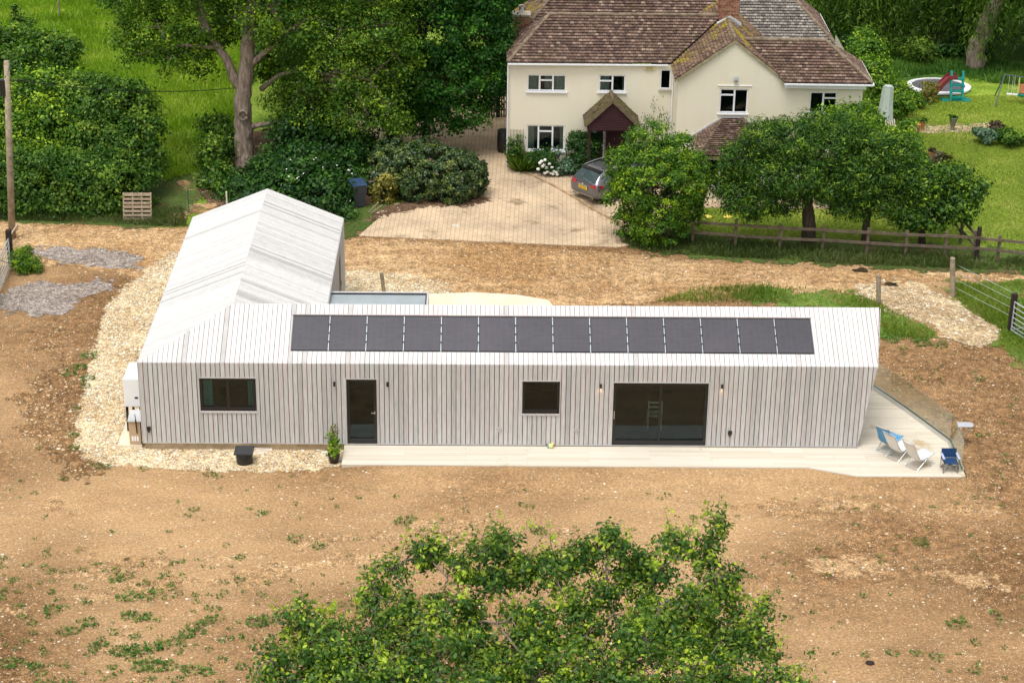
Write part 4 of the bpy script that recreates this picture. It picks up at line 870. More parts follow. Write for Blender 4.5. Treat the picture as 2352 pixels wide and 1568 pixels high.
for k in range(95):
    b = fgb[g.integers(0, 48)]; d = unit(np.array([g.normal()*.8, g.normal()*.6+.25, .6+g.random()*.8])); p0 = np.array(b[:3])+d*np.array(b[3:6])*.75; L = g.uniform(.25, .6); e = p0+d*L+np.array([0, 0, .12]); mid = (p0+e)/2+np.array([g.normal(), g.normal(), 0])*.05
    tm.tube([p0, mid, e], [.011, .008, .003], 4, caps=False); m_ = int(L*46); t_ = g.random(m_)**.8; q_ = p0[None]*(1-t_[:, None])+e[None]*t_[:, None]+g.normal(size=(m_, 3))*.055; sp.append(q_); sT.append(g.normal(size=(m_, 3))+d*.6); st2.append(np.clip(.3+.45*g.random(m_)+(.35 if g.random() < .35 else 0), 0, .95))
par = [o for o in bpy.data.objects if o.name == 'oak_tree'][0]; tm.build('twigs', 'bark', par)['kind'] = 'stuff'; P = np.concatenate(sp); leaf_mesh('shoot_leaves', P, g.normal(size=(len(P), 3))*.7+(0, 0, .6), .095*(.6+.7*g.random(len(P))), np.concatenate(st2), 'nearleaf', par, 'oak', T=np.concatenate(sT))
tm = MB()
for e in ((9.6, -18.6, 4.0), (14.4, -18.2, 4.2), (12.4, -17.6, 4.6), (13.8, -17.0, 5.2), (10.3, -17.2, 4.8)): limb(tm, [tt-(0, 0, .3), (tt+np.array(e))/2+(0, 0, .2), e], .05, .02, 8)
par = [o for o in bpy.data.objects if o.name == 'oak_tree'][0]; tm.build('limb', 'bark', par, smooth=True)
# ---- great oak beside the meadow
ok = [(300, 95, 26, 45), (365, 62, 26, 66), (435, 115, 26.5, 58), (455, 35, 26, 75), (385, 135, 25.3, 36), (330, 40, 27, 50), (510, 60, 28, 50), (540, 25, 27.5, 70), (625, 20, 25, 80), (650, 75, 24.8, 50),
      (705, 45, 25, 82), (785, 70, 24.8, 80), (862, 60, 24.8, 72), (905, 125, 24.6, 58), (850, 185, 24.5, 75), (765, 165, 25, 80), (700, 200, 25.6, 60), (885, 245, 24.3, 52), (805, 262, 24.3, 58), (725, 262, 25.2, 56), (655, 250, 26, 45), (915, 285, 24.2, 30), (690, 130, 26.8, 40),
      (450, -90, 26, 110), (600, -110, 25.5, 120), (750, -90, 25.3, 120), (880, -40, 25.3, 90), (300, -40, 26.5, 80), (520, -260, 26, 130), (720, -260, 26, 130), (620, -400, 26, 120)]
okb = [bl(a, b, c, d, .85) for a, b, c, d in ok]
ob = at(562, 388); q = lambda px, py, Y=25.5: tuple(atx(px, py, Y))
trunk = [tuple(ob), q(560, 330), q(556, 270), q(560, 215), q(566, 150), q(572, 80), q(580, 0), q(590, -120)]
tree('oak_tree', 'tall old oak with thick bare grey trunk and forked limbs beside the meadow', ob, okb, 110000, .125, 'oakleaf', trunk, .43, hubs=[q(566, 150), q(572, 60), q(585, -60), q(500, 105), q(650, 70, 25.2), q(760, 180, 25)], tw=.35, lr=.22, cl=.42, per=52, shell=.5, up=.5, seed=5)
tm = MB(); limb(tm, [q(560, 208), q(538, 180), q(522, 140), q(498, 105), q(470, 50), q(450, -20)], .24, .10, 10); limb(tm, [q(572, 292), q(600, 286), q(640, 280), q(700, 275, 25)], .16, .06, 8); limb(tm, [q(575, 150), q(620, 110, 25.2), q(680, 60, 25)], .16, .08, 8)
limb(tm, [q(498, 110), q(430, 105), q(365, 112), q(310, 128)], .10, .03, 7); limb(tm, [q(600, 205, 26), q(650, 170, 25.6), q(700, 165, 25.2), q(790, 185, 24.6), q(850, 270, 24)], .12, .03, 7)
par = [o for o in bpy.data.objects if o.name == 'oak_tree.001'][0]; tm.build('limb', 'bark', par, smooth=True)
tm = MB(); c = np.array(q(558, 265, 25.07)); tm.tube([c+(0.0+.17*math.cos(t*.5), 0, .2*math.sin(t*.5)) for t in range(13)], .055, 6); tm.build('knot', 'bark', par, smooth=True)
# ---- dark round oak at the drive
dk_ = [(1000, 55, 28, 92), (1090, 75, 28, 78), (925, 30, 28.4, 75), (1118, 170, 28, 55), (1020, 185, 27.5, 82), (945, 165, 28, 72), (900, 245, 28.6, 55), (978, 262, 28, 52), (1060, 248, 27.6, 55), (1130, 110, 28, 48), (1105, 225, 28, 36), (1000, -70, 28.5, 120), (1110, -40, 28.4, 80), (900, -60, 28.5, 85), (1020, -190, 28.5, 110)]
db = at(903, 338)
tree('oak_tree', 'dense dark green round-crowned tree between the old oak and the farmhouse', db, [bl(a, b, c, d, .9) for a, b, c, d in dk_], 75000, .135, 'darkleaf', [tuple(db), tuple(atx(905, 280, 28.5)), tuple(atx(930, 200, 28.5)), tuple(atx(960, 100, 28.5)), tuple(atx(990, 0, 28.5))], .34, 'dbark', tw=.2, cl=.42, per=55, seed=8, cut=.7)
# ---- bright small tree glimpsed behind the old oak, and trees beyond
tree('young_tree', 'small bright yellow-green tree glimpsed behind the old oak trunk', at(650, 230), [bl(640, 120, 31, 50), bl(690, 95, 31.5, 45), bl(610, 150, 31, 30), bl(690, 160, 31, 40)], 9000, .17, 'brightleaf', [tuple(at(650, 230)), tuple(atx(650, 120, 31.5))], .12, 'dbark', tw=0)
for k, (px, Y, z, r, lb) in enumerate(((700, 36, 5, 3.2, 'dark tree standing behind the old oak crown'), (860, 38, 5, 3.6, 'broad dark tree behind the gap between the two oaks'), (1060, 40, 5.5, 3.2, 'dark tree behind the round-crowned oak'), (1150, 37, 4.5, 2.0, 'narrow dark tree behind the left end of the farmhouse roof'))):
    c = atx(px, 100, Y); B = [(c[0]+random.uniform(-1, 1)*r*.5, Y+random.uniform(-.5, .5)*r, z+random.uniform(-.5, .6)*r*.7, r*.6, r*.6, r*.55) for _ in range(7)]
    tree('background_tree', lb, (c[0], Y, 0), B, 9000, .26, 'darkleaf', [(c[0], Y, 0), (c[0], Y, z*.6), (c[0], Y, z)], .3, 'dbark', tw=0, group='trees beyond the farmhouse', cl=.6)
# ---- shrubs under the oak
shrub('undergrowth_shrub', 'dark ivy-covered shrub with small white flowers right behind the cabin wing roof', [bl(590, 455, 21, 50), bl(660, 455, 21, 62), bl(740, 465, 20.6, 62), bl(700, 400, 22, 62), bl(620, 410, 22.5, 48), bl(560, 430, 22.2, 34), bl(780, 500, 20, 38)], 24000, .15, 'bramble', seed=11)
shrub('undergrowth_shrub', 'dark leafy shrub between the old oak trunk and the clipped evergreen', [bl(700, 330, 24.5, 62), bl(780, 350, 24, 52), bl(640, 330, 25, 40), bl(790, 400, 22.6, 48), bl(830, 340, 24.5, 32), bl(740, 290, 25.6, 44)], 17000, .15, 'bramble', seed=12)
shrub('undergrowth_shrub', 'loose grey-green elder shrub left of the old oak trunk', [bl(500, 290, 26.5, 26), bl(492, 350, 25, 30), bl(500, 410, 23.2, 30), bl(515, 455, 22, 28), bl(520, 330, 26, 20)], 7000, .15, 'hedgeleaf', seed=13, per=30)
P = []
for i in range(26):
    c = atx(random.uniform(640, 810), random.gauss(430, 45), random.uniform(19.9, 20.9)); P.append(c)
P = np.array(P); P[:, 2] = np.clip(P[:, 2], .5, 2.2)
fl = leaf_mesh('blossoms', P, RNG.normal(size=(len(P), 3))*.3+(0, -.6, .8), np.full(len(P), .075), np.ones(len(P))*.5, 'petal', [o for o in bpy.data.objects if o.name == 'undergrowth_shrub'][0])
# ---- hedges on the left
shrub('hedge', 'long low mixed hedge beside the track, in front of the taller bushes', [bl(x_, 425+random.uniform(-8, 8), 20.7+random.uniform(-.2, .2), 66, 1.1, .9) for x_ in range(-60, 300, 48)]+[bl(x_, 470, 20.2, 38) for x_ in range(-60, 260, 45)], 42000, .135, 'hedgeleaf', cat='hedge', seed=21, stems=2)
shrub('large_bush', 'large dark bush with pale tips rising behind the hedge near the wooden pole', [bl(20, 260, 24, 70), bl(90, 235, 24.2, 72), bl(150, 215, 24.5, 52), bl(60, 320, 23, 66), bl(140, 300, 23.2, 66), bl(-40, 280, 24, 70)], 24000, .14, 'brightleaf', seed=22, stems=2)
shrub('large_bush', 'dark rounded bush at the meadow end of the hedge, above the leaning pallet', [bl(230, 250, 23.8, 70), bl(295, 245, 23.8, 56), bl(330, 300, 23, 40), bl(270, 330, 22.8, 70), bl(200, 330, 23, 60), bl(325, 375, 22, 46), bl(200, 210, 24.5, 36)], 26000, .14, 'hedgeleaf', seed=23, stems=2)
shrub('field_bush', 'dense bush in the meadow corner at the top left', [bl(40, 110, 33, 48), bl(100, 125, 32, 46), bl(150, 120, 32, 36), bl(10, 150, 31, 46), bl(-40, 120, 32, 60), bl(45, 60, 34, 20), bl(70, 160, 30.5, 46)], 16000, .16, 'hedgeleaf', seed=24, stems=2)
shrub('sapling', 'thin dark sapling standing in the meadow beside the top left bush', [bl(38, 60, 34.5, 12, 2.2), bl(36, 30, 34.5, 8, 2)], 500, .14, 'hedgeleaf', seed=25, stems=2, cl=.2)
shrub('clipped_evergreen', 'broad clipped evergreen mound with yellow-flecked leaves on the paved drive', [bl(895, 385, 22.8, 50), bl(945, 392, 22.4, 60), bl(1000, 398, 22.2, 62), bl(1050, 402, 22.1, 58), bl(1080, 405, 22.2, 38, 1.3), bl(900, 350, 23.4, 36), bl(980, 350, 23, 34), bl(1040, 425, 21.7, 42), bl(960, 425, 21.8, 42), bl(880, 420, 22.2, 36)], 48000, .105, 'laurel', seed=26, stems=2, cl=.12, shell=.93, outer=1.0, up=.3)
shrub('brown_conifer', 'thin browning conifer beside the log pile', [bl(882, 440, 21.4, 20, 1.6), bl(890, 415, 21.4, 14, 1.4)], 2600, .1, 'goldleaf', seed=27, cl=.16)
cf = at(62, 622)
shrub('small_conifer', 'small feathery green conifer beside the left field gate', [bl(45, 588, 14.2, 15, 1.2), bl(72, 600, 14, 18), bl(50, 608, 13.8, 18), bl(58, 580, 14.2, 12, 1.2), bl(80, 612, 13.8, 10)], 6000, .10, 'brightleaf', seed=28, cl=.14, shape='narrow', up=.8)
# ---- garden side
rb = [(1565, 412, 17.4, 62), (1535, 460, 17.3, 60), (1490, 400, 17.5, 70), (1495, 345, 17.8, 62), (1555, 360, 17.8, 55), (1450, 385, 17.8, 55), (1512, 420, 17.3, 88), (1580, 430, 17.8, 42), (1585, 385, 17.8, 36), (1450, 460, 17.6, 52), (1520, 500, 17.2, 66), (1570, 490, 17.4, 42), (1430, 420, 17.8, 30), (1455, 510, 17.4, 38)]
shrub('beech_bush', 'tall rounded bright green bush hiding the front of the parked car', [bl(*a) for a in rb], 46000, .10, 'brightleaf', cat='bush', seed=31, cl=.2, shell=.8, outer=1.07, up=.35)
def bt(px, py): return tuple(at(px, py))
c1 = [(1690, 455, 17, 34), (1745, 460, 16.8, 36), (1900, 430, 16.8, 44), (1660, 430, 17.1, 22), (1700, 372, 17.2, 44), (1760, 325, 17.3, 52), (1825, 320, 17.2, 56), (1890, 345, 17.1, 60), (1768, 400, 16.9, 55), (1700, 430, 17, 36), (1840, 400, 16.7, 56), (1935, 305, 17.4, 44), (1945, 390, 17, 46), (1720, 480, 16.8, 26), (1800, 455, 16.8, 40), (1665, 400, 17.2, 22), (1870, 290, 17.6, 34)]
tree('cherry_tree', 'broad cherry tree with a forked trunk behind the rail fence, nearest the rounded bush', bt(1856, 556), [bl(a, b, c, d, .85) for a, b, c, d in c1], 46000, .15, 'cherryleaf', [bt(1856, 556), tuple(atx(1858, 510, 17.2)), tuple(atx(1855, 470, 17.2)), tuple(atx(1850, 420, 17.2))], .30, 'dbark', shape='narrow', seed=32, per=32, cl=.3, up=.3, hubs=[tuple(atx(1855, 470, 17.2)), tuple(atx(1890, 430, 17.2)), tuple(atx(1820, 420, 17.1)), tuple(atx(1850, 400, 17.2))])
c2 = [(1930, 470, 16.8, 26), (2075, 490, 16.8, 28), (1960, 380, 17, 40), (2000, 345, 17.2, 46), (2055, 350, 17.1, 48), (2010, 410, 16.9, 50), (2070, 410, 16.9, 44), (1965, 440, 16.9, 36), (2035, 460, 16.8, 36), (1975, 480, 16.9, 22), (2090, 455, 16.9, 26)]
tree('cherry_tree', 'dark leafy cherry tree in the middle of the three behind the rail fence', bt(1988, 556), [bl(a, b, c, d, .85) for a, b, c, d in c2], 30000, .15, 'cherryleaf', [bt(1988, 556), tuple(atx(1990, 510, 17.2)), tuple(atx(2000, 450, 17.2))], .19, 'dbark', shape='narrow', seed=33, per=32, cl=.3, up=.3)
c3 = [(2125, 425, 17.2, 44), (2180, 410, 17.2, 40), (2225, 440, 17, 30), (2200, 475, 16.9, 36), (2140, 490, 16.8, 40), (2255, 425, 17, 14), (2095, 500, 16.8, 26)]
tree('apple_tree', 'smaller loose leaning tree at the fence corner, nearest the mown lawn', bt(2118, 560), [bl(a, b, c, d, .85) for a, b, c, d in c3], 14000, .13, 'cherryleaf', [bt(2118, 560), tuple(atx(2120, 530, 17)), tuple(atx(2150, 480, 17))], .16, 'dbark', seed=34, per=30, cl=.28, up=.3)
shrub('wall_creeper', 'bright green creeper bulging from the right corner of the farmhouse wall', [bl(1925, 283, 22, 38), bl(1975, 275, 22.2, 34), bl(1890, 300, 22, 26), bl(2005, 300, 22, 32), bl(1960, 320, 21.4, 36), bl(2020, 330, 21.4, 26)], 12000, .12, 'brightleaf', seed=35, per=34, cl=.25)
shrub('border_shrubs', 'mixed yellow-green shrubs below the closed parasol', [bl(2050, 330, 22, 30), bl(2090, 345, 22, 26), bl(2060, 365, 21, 32), bl(2105, 385, 20.5, 22), bl(2085, 300, 24, 20, 1.3)], 9000, .11, 'brightleaf', seed=36, per=30, cl=.22)
shrub('round_bush', 'round mid-green bush beside the closed parasol and trampoline', [bl(2062, 222, 33, 30), bl(2042, 245, 32.5, 24), bl(2075, 240, 32.5, 22)], 8000, .12, 'brightleaf', seed=37, cl=.22)
shrub('tall_bush', 'tall leafy bush behind the right end of the farmhouse roof', [bl(1990, 125, 36, 36), bl(2005, 165, 34, 34), bl(2018, 200, 33.4, 24), bl(1980, 95, 37, 24)], 9000, .13, 'brightleaf', seed=38)
shrub('low_bush', 'low dark green bush at the left rim of the trampoline', [bl(2095, 228, 34.5, 18, .8), bl(2112, 232, 34.5, 12, .7)], 2400, .11, 'hedgeleaf', seed=39, cl=.18)
shrub('golden_bush', 'small golden-leaved bush standing in front of the trampoline', [bl(2132, 203, 35.4, 14), bl(2143, 198, 35.4, 12), bl(2135, 222, 35.2, 11)], 1100, .11, 'goldleaf', seed=40, cl=.16)
shrub('hosta_clump', 'blue-green hosta clump at the end of the stone path', [bl(2262, 306, 29.4, 13, .6), bl(2275, 311, 29.2, 12, .6), bl(2250, 304, 29.6, 9, .6)], 1500, .16, 'grey_leaf', cat='plant', seed=41, cl=.12)
shrub('bronze_bush', 'dark bronze-leaved bush behind the hosta clump', [bl(2288, 294, 30.2, 14, .8), bl(2300, 299, 30, 12, .8)], 1600, .11, 'redleaf', seed=42, cl=.15)
shrub('border_plant', 'leafy green border plants at the right end of the flower bed', [bl(2310, 308, 29.4, 17, .7), bl(2332, 312, 29.2, 16, .7), bl(2352, 316, 29, 14, .7), bl(2318, 318, 28.8, 12, .6)], 3200, .11, 'hedgeleaf', cat='plant', seed=43, cl=.16)
shrub('tall_grass_clump', 'tall thin reddish grass clump by the flower pots at the lawn edge', [bl(2162, 372, 22.5, 13, 1.3)], 500, .4, 'redleaf', cat='plant', seed=44, cl=.12, shape='blade', up=2.5)
# plants against the farmhouse front
def spiky(name, label, px, py, r, n, L, mat, cat='plant'):
    c = at(px, py); a = RNG.random(n)*2*math.pi; rr = r*RNG.random(n)**.6; P = np.stack([c[0]+rr*np.cos(a)*.5, c[1]+rr*np.sin(a)*.5, np.full(n, .02)], 1)
    T = np.stack([np.cos(a)*rr/r*.9, np.sin(a)*rr/r*.9, np.full(n, 1.)], 1)+RNG.normal(size=(n, 3))*.15; o = leaf_mesh(name, P, np.cross(T, RNG.normal(size=(n, 3))), L*(.6+.6*RNG.random(n)), RNG.random(n)*.8, mat, None, 'blade', T=T); return tag(o, label, cat)
spiky('lily_clump', 'green clump of arching strap leaves at the left foot of the farmhouse wall', 1200, 392, .55, 420, .8, 'grass')
rs = shrub('rose_bush', 'dark rose bush with white blooms under the lower left window', [bl(1245, 362, 25.2, 22, .9), bl(1262, 375, 24.8, 18, .9), bl(1225, 368, 25.2, 16)], 3800, .10, 'bramble', seed=45, cl=.16)
P = np.array([atx(px, py, 24.5) for px, py in ((1240, 375), (1252, 368), (1246, 383), (1255, 386), (1262, 377), (1268, 385), (1249, 379), (1258, 395), (1266, 398), (1272, 394), (1236, 389), (1278, 396), (1244, 371), (1270, 400), (1252, 398), (1280, 401))])
bm_ = MB()
for p in P: bm_.lathe(p, [(.02, -.05), (.07, -.02), (.075, .03), (.03, .06)], 7)
bm_.build('blossoms', 'petal', rs)
shrub('lavender', 'low blue-grey shrub at the wall foot between the roses and the porch', [bl(1300, 378, 25, 15, .9), bl(1315, 385, 24.8, 13), bl(1290, 388, 24.7, 11)], 2200, .10, 'grey_leaf', seed=46, cl=.14)
shrub('foxglove', 'thin pale flowering stems standing between the window and the porch', [bl(1302, 350, 25.3, 6, 3), bl(1283, 348, 25.3, 5, 2.5)], 260, .08, 'grey_leaf', cat='plant', seed=47, cl=.08)
shrub('porch_shrub', 'dense dark climbing shrub left of the farmhouse porch', [bl(1330, 325, 25.2, 20), bl(1352, 330, 25, 20), bl(1335, 360, 25, 20), bl(1362, 322, 25, 14), bl(1328, 380, 24.8, 16), bl(1350, 352, 25, 18)], 8000, .10, 'bramble', seed=48, cl=.18)
tr = thing('trellis', 'small wooden trellis with a green climber on the left end of the farmhouse wall', 'trellis', (11.4, 25.7, 0)); mb = MB(); a0 = wpix(A0, A1, 1173, 296); a1 = wpix(A0, A1, 1201, 360)
for i in range(5): u = a0[0]+(a1[0]-a0[0])*i/4; mb.beam(PA(u, .3, -.04), PA(u, a0[1], -.04), .02, .012, (0, 1, 0))
for i in range(7): z = .4+(a0[1]-.45)*i/6; mb.beam(PA(a0[0], z, -.055), PA(a1[0], z, -.055), .02, .012)
mb.build('lattice', 'wood', tr); 
P, N, ti, _c = crown_points([bl(1180, 335, 25.5, 13, 1.5), bl(1176, 360, 25.4, 12), bl(1192, 320, 25.5, 8)], 1300, cl=.14, seed=49); leaf_mesh('climber', P, N, .09*(.6+.8*RNG.random(len(P))), ti, 'hedgeleaf', tr)
# ---- willows
def willow(label, base, trunk, r0, cx, cy, rad, zc, nst, seed, zlow=(1.2, 4.0)):
    g = np.random.default_rng(seed); t = thing('willow_tree', label, 'tree', base, 0, 'weeping willows at the back of the garden'); tm = MB(); limb(tm, trunk, r0, r0*.6, 12, .06)
    top = np.array(trunk[-1]); A = []
    for i in range(16):
        a = 2*math.pi*i/16+g.normal()*.2; rr = rad*(.45+.5*g.random()); e = np.array([cx+rr*math.cos(a), cy+rr*math.sin(a), zc+g.normal()*.8]); limb(tm, [top, (top+e)/2+(0, 0, 1.6), e], r0*.3, .04, 7, .1, 3); A += [(top+e)/2+(0, 0, 1.3), e]
    tm.build('trunk', 'bark', t, smooth=True)
    a = g.random(nst)*2*math.pi; rr = rad*np.sqrt(g.random(nst)); hz = zc+1.5-2.8*(rr/rad)**2+g.normal(size=nst)*.4; end = g.uniform(zlow[0], zlow[1], nst)+1.2*(1-rr/rad)*g.random(nst); Ps = []; tt_ = []
    clump = .5+.5*np.sin(a*9+rr*2.1)
    for i in range(nst):
        L = max(.6, hz[i]-end[i]); m_ = int(L/.13); s = np.arange(m_)*.13; sw = .25*math.sin(i)*(s/L)**2
        Ps.append(np.stack([cx+rr[i]*math.cos(a[i])+sw*math.cos(i)+g.normal(size=m_)*.05, cy+rr[i]*math.sin(a[i])+sw+g.normal(size=m_)*.05, hz[i]-s], 1)); tt_.append(np.clip(.45*clump[i]+.4*g.random(m_), 0, .92))
    P = np.concatenate(Ps); tt_ = np.concatenate(tt_); n = len(P); T = np.tile((0, 0, -1.), (n, 1))+g.normal(size=(n, 3))*.38
    leaf_mesh('crown', P, g.normal(size=(n, 3)), .30*(.6+.7*g.random(n)), tt_, 'willowleaf', t, 'narrow', T=T); return t
wb = at(2242, 158)
willow('weeping willow with a thick leaning trunk at the top right, beyond the swing set', wb, [tuple(wb), tuple(atx(2245, 110, 41)), tuple(atx(2268, 50, 41)), tuple(atx(2300, -20, 41)), tuple(atx(2330, -120, 41))], .50, 37.5, 44.0, 5.5, 7.0, 1000, 51, (.5, 2.6))
w2 = at(2044, 52)
willow('weeping willow behind the brushwood, its trunk half hidden, trailing above the farmhouse roof end', w2, [tuple(w2), tuple(w2+(.1, 0, 2.2)), tuple(w2+(.3, 0, 5))], .28, 30.2, 47.5, 5.8, 6.4, 1300, 52, (.7, 2.0))
willow('weeping willow at the far right edge with strands down to the grass', (42, 40, 0), [(42, 40, 0), (42, 40, 3), (42, 40, 6)], .4, 40.8, 38.2, 3.6, 6.4, 700, 53, (.3, 2.0))
# dark wood behind the willows
for k, (x_, y_, z_, r_) in enumerate(((25, 57, 3.5, 3.6), (31, 60, 4, 4.2), (37, 59, 4, 4), (43, 57, 4, 4), (48, 50, 4, 4), (22, 62, 5, 4), (15, 62, 5, 4.5))):
    B = [(x_+random.uniform(-1, 1)*r_*.6, y_+random.uniform(-.5, .5)*r_, z_+random.uniform(-.7, .9)*r_*.6, r_*.55, r_*.55, r_*.5) for _ in range(7)]
    tree('woodland_tree', ('dark woodland tree far behind the right half of the farmhouse', 'dark woodland tree behind the middle willow trunk', 'dark woodland tree between the middle willow and the leaning one', 'dark woodland tree behind the big leaning willow', 'dark woodland tree nearest the far right willow strands', 'dark woodland tree far behind the grey-tiled roof end', 'dark woodland tree far behind the left half of the farmhouse')[k], (x_, y_, 0), B, 7000, .28, 'darkleaf', [(x_, y_, 0), (x_, y_, z_*.6), (x_, y_, z_)], .3, 'dbark', tw=0, group='dark trees behind the willows', cl=.7)
shrub('brushwood', 'sprawling fallen willow brushwood with arching yellow-green shoots', [bl(1960, 72, 44, 26, .9), bl(2010, 60, 44.5, 34, .8), bl(2065, 62, 44.5, 36, .8), bl(2105, 70, 44, 30, .9), bl(2085, 105, 42.4, 32, .9), bl(2040, 100, 43, 26), bl(2120, 120, 41.5, 22)], 11000, .24, 'willowleaf', cat='brushwood', seed=54, shape='narrow', per=36, cl=.35, up=.1)
mb = MB(); lg = [atx(1975, 60, 44), atx(2040, 72, 44), atx(2130, 92, 43.6), atx(2170, 108, 43)]; lg = [np.array([p[0], p[1], max(.35, p[2])]) for p in lg]; limb(mb, lg, .22, .28, 9, .1); o = mb.build('fallen_log', 'dbark', None, smooth=True); tag(o, 'fallen mossy trunk lying through the brushwood', 'log')
for k, (x0, x1, lb) in enumerate(((1900, 1990, 'dark nettle bank under the willow beside the farmhouse roof'), (2150, 2260, 'dark weedy bank at the foot of the big leaning willow'))):
    shrub('weed_bank', lb, [bl(x_, 95 if k == 0 else 110, 43 if k == 0 else 42.6, 20, .5) for x_ in range(x0, x1, 26)], 3500, .18, 'bramble', cat='undergrowth', seed=60+k)
# ---- grass as stuff
def blades(name, poly, n, L, mat, seed, label=None, keep=None, world=False, w=1.0, dens=None):
    g = np.random.default_rng(seed); poly = poly if world else world_poly(poly); a = np.array(poly); lo, hi = a.min(0), a.max(0); P = lo+(hi-lo)*g.random((n*3, 2)); P = P[sdist(P, poly) > 0]
    f = np.sin(P[:, 0]*1.3+np.sin(P[:, 1]*.9)*1.7)*np.cos(P[:, 1]*1.1+P[:, 0]*.4); P = P[(f+g.normal(size=len(P))*.7) > (-.3 if dens is None else dens)][:n]; n = len(P)
    f = np.sin(P[:, 0]*.8+np.sin(P[:, 1]*.7)*2)*np.cos(P[:, 1]*.6+P[:, 0]*.3)
    T = np.stack([g.normal(size=n)*.45, g.normal(size=n)*.45, np.ones(n)], 1); C = np.column_stack([P, np.full(n, .03)])
    o = leaf_mesh(name, C, g.normal(size=(n, 3)), L*(.5+.9*g.random(n)), np.clip(.35+.25*f+.3*g.random(n), 0, .95), mat, None, 'blade', T=T); tag(o, kind='stuff', label=label, cat='grass'); return o
blades('meadow_grass', [(-40, -10), (560, -10), (600, 150), (540, 300), (500, 380), (380, 420), (340, 200), (180, 170), (-40, 130)], 70000, .34, 'meadowblade', 71, 'long bright meadow grass between the hedge and the old oak')
blades('verge_grass', [(1430, 560), (1480, 545), (2240, 592), (2400, 598), (2400, 626), (1900, 606), (1500, 582)], 16000, .22, 'vergeblade', 72, 'rough dark grass along the foot of the rail fence')
blades('verge_grass', [(-60, 470), (420, 480), (430, 522), (200, 512), (-60, 505)], 9000, .2, 'vergeblade', 73, 'rough grass strip along the foot of the left hedge')
blades('field_edge_grass', [(2180, 655), (2352, 650), (2500, 700), (2500, 840), (2352, 840), (2290, 800), (2300, 760), (2215, 710)], 15000, .17, 'grass', 74, 'fresh green grass around the right field gate')
blades('field_edge_grass', [(1510, 694), (1600, 664), (1760, 655), (1950, 672), (2030, 705), (2160, 770), (2130, 785), (2030, 770), (2015, 720), (1900, 700)], 11000, .17, 'grass', 75, 'fresh green grass strip behind the right end of the cabin', dens=.15)
blades('woodland_grass', [(1900, 110), (2230, 130), (2420, 170), (2420, 200), (2250, 190), (2150, 170), (1990, 190)], 16000, .28, 'weed', 76, 'rough shaded grass between the willows and the trampoline')
blades('lawn_grass', [(2090, 232), (2500, 215), (2500, 600), (2352, 588), (2250, 560), (2180, 470), (2125, 380), (2110, 330)], 42000, .09, 'grass', 77, 'mown grass blades of the right lawn', dens=-2)
blades('lawn_grass', [(1580, 482), (2180, 488), (2230, 560), (1490, 545)], 12000, .09, 'grass', 78, 'mown grass blades of the lawn behind the rail fence', dens=-2)
# weeds and sprouting grass on the bare earth
g = np.random.default_rng(5); spots = []
for px, py, s in ((730, 1255, 1.2), (678, 1240, 1.4), (925, 1200, 1.6), (945, 1192, 1), (1238, 1222, 1.6), (1215, 1165, 1), (1200, 1160, .8), (445, 1170, 1), (430, 1185, .8), (597, 1180, .9), (610, 1178, .8), (1228, 1215, 1), (1130, 1230, .8), (2112, 1246, 1.4), (2125, 1254, 1), (2195, 1435, 1.7), (2205, 1425, 1.2), (2240, 1476, 1), (2050, 1500, 1.1), (2105, 1502, 1.1), (2150, 1510, 1.3), (2238, 1540, 1.1), (1990, 1505, .8), (2285, 1410, 1),
                  (120, 1400, 1.6), (110, 1310, .8), (265, 1330, 1.4), (290, 1325, 1.3), (330, 1340, 1.2), (340, 1370, 1.5), (300, 1372, 1.5), (280, 1375, 1.2), (360, 1360, 1.3), (290, 1415, 1.3), (320, 1418, 1.5), (335, 1420, 1.2), (205, 1430, 1.4), (170, 1450, 1.1), (150, 1455, 1.3), (215, 1485, 1.3), (230, 1480, 1.5), (275, 1497, 1.8), (300, 1500, 1.7), (325, 1492, 1.8), (350, 1490, 1.7), (375, 1485, 1.4), (400, 1475, 1.4), (430, 1455, 1.4), (460, 1450, 1.2), (325, 1530, 1.8), (365, 1532, 1.9), (390, 1530, 1.4), (440, 1540, 1.8), (475, 1545, 1.3), (80, 1530, 1.3), (20, 1525, 1.8), (95, 1545, 1), (440, 1440, 1.2), (470, 1430, 1), (495, 1400, 1), (500, 1420, 1.3), (600, 1365, .9), (590, 1430, 2.0), (620, 1425, 1.6), (690, 1378, 1),
                  (205, 820, 1.9), (180, 845, 1.8), (160, 860, 1.6), (200, 870, 1.6), (195, 888, 1.3), (175, 940, 1), (168, 1000, 1.2), (170, 1030, 1.2), (222, 1070, 1.2), (245, 1075, 1), (330, 1078, 1), (480, 1090, 1.1), (500, 1096, .9), (90, 1030, .7), (150, 1100, .8), (2020, 775, 2), (2050, 782, 1.8), (2120, 790, 2), (2160, 795, 1.6), (2075, 800, 1), (2250, 870, 1.3), (2120, 925, .8), (2180, 960, 1), (2250, 1000, 1), (2290, 1090, 1.1), (2190, 1100, .9), (2110, 870, .8)):
    spots.append((px, py, s))
for i in range(260): spots.append((g.uniform(-60, 2400), g.uniform(1090, 1600), g.uniform(.25, .7)))
for i in range(150): spots.append((g.uniform(0, 560), g.uniform(1280, 1600), g.uniform(.3, 1.0)))
for i in range(80): spots.append((g.uniform(800, 1860), g.uniform(1071, 1080), g.uniform(.3, .7)))
for i in range(60): spots.append((g.uniform(2030, 2400), g.uniform(800, 1150), g.uniform(.3, .6)))
Ps, Ns, Ls, Ts = [], [], [], []
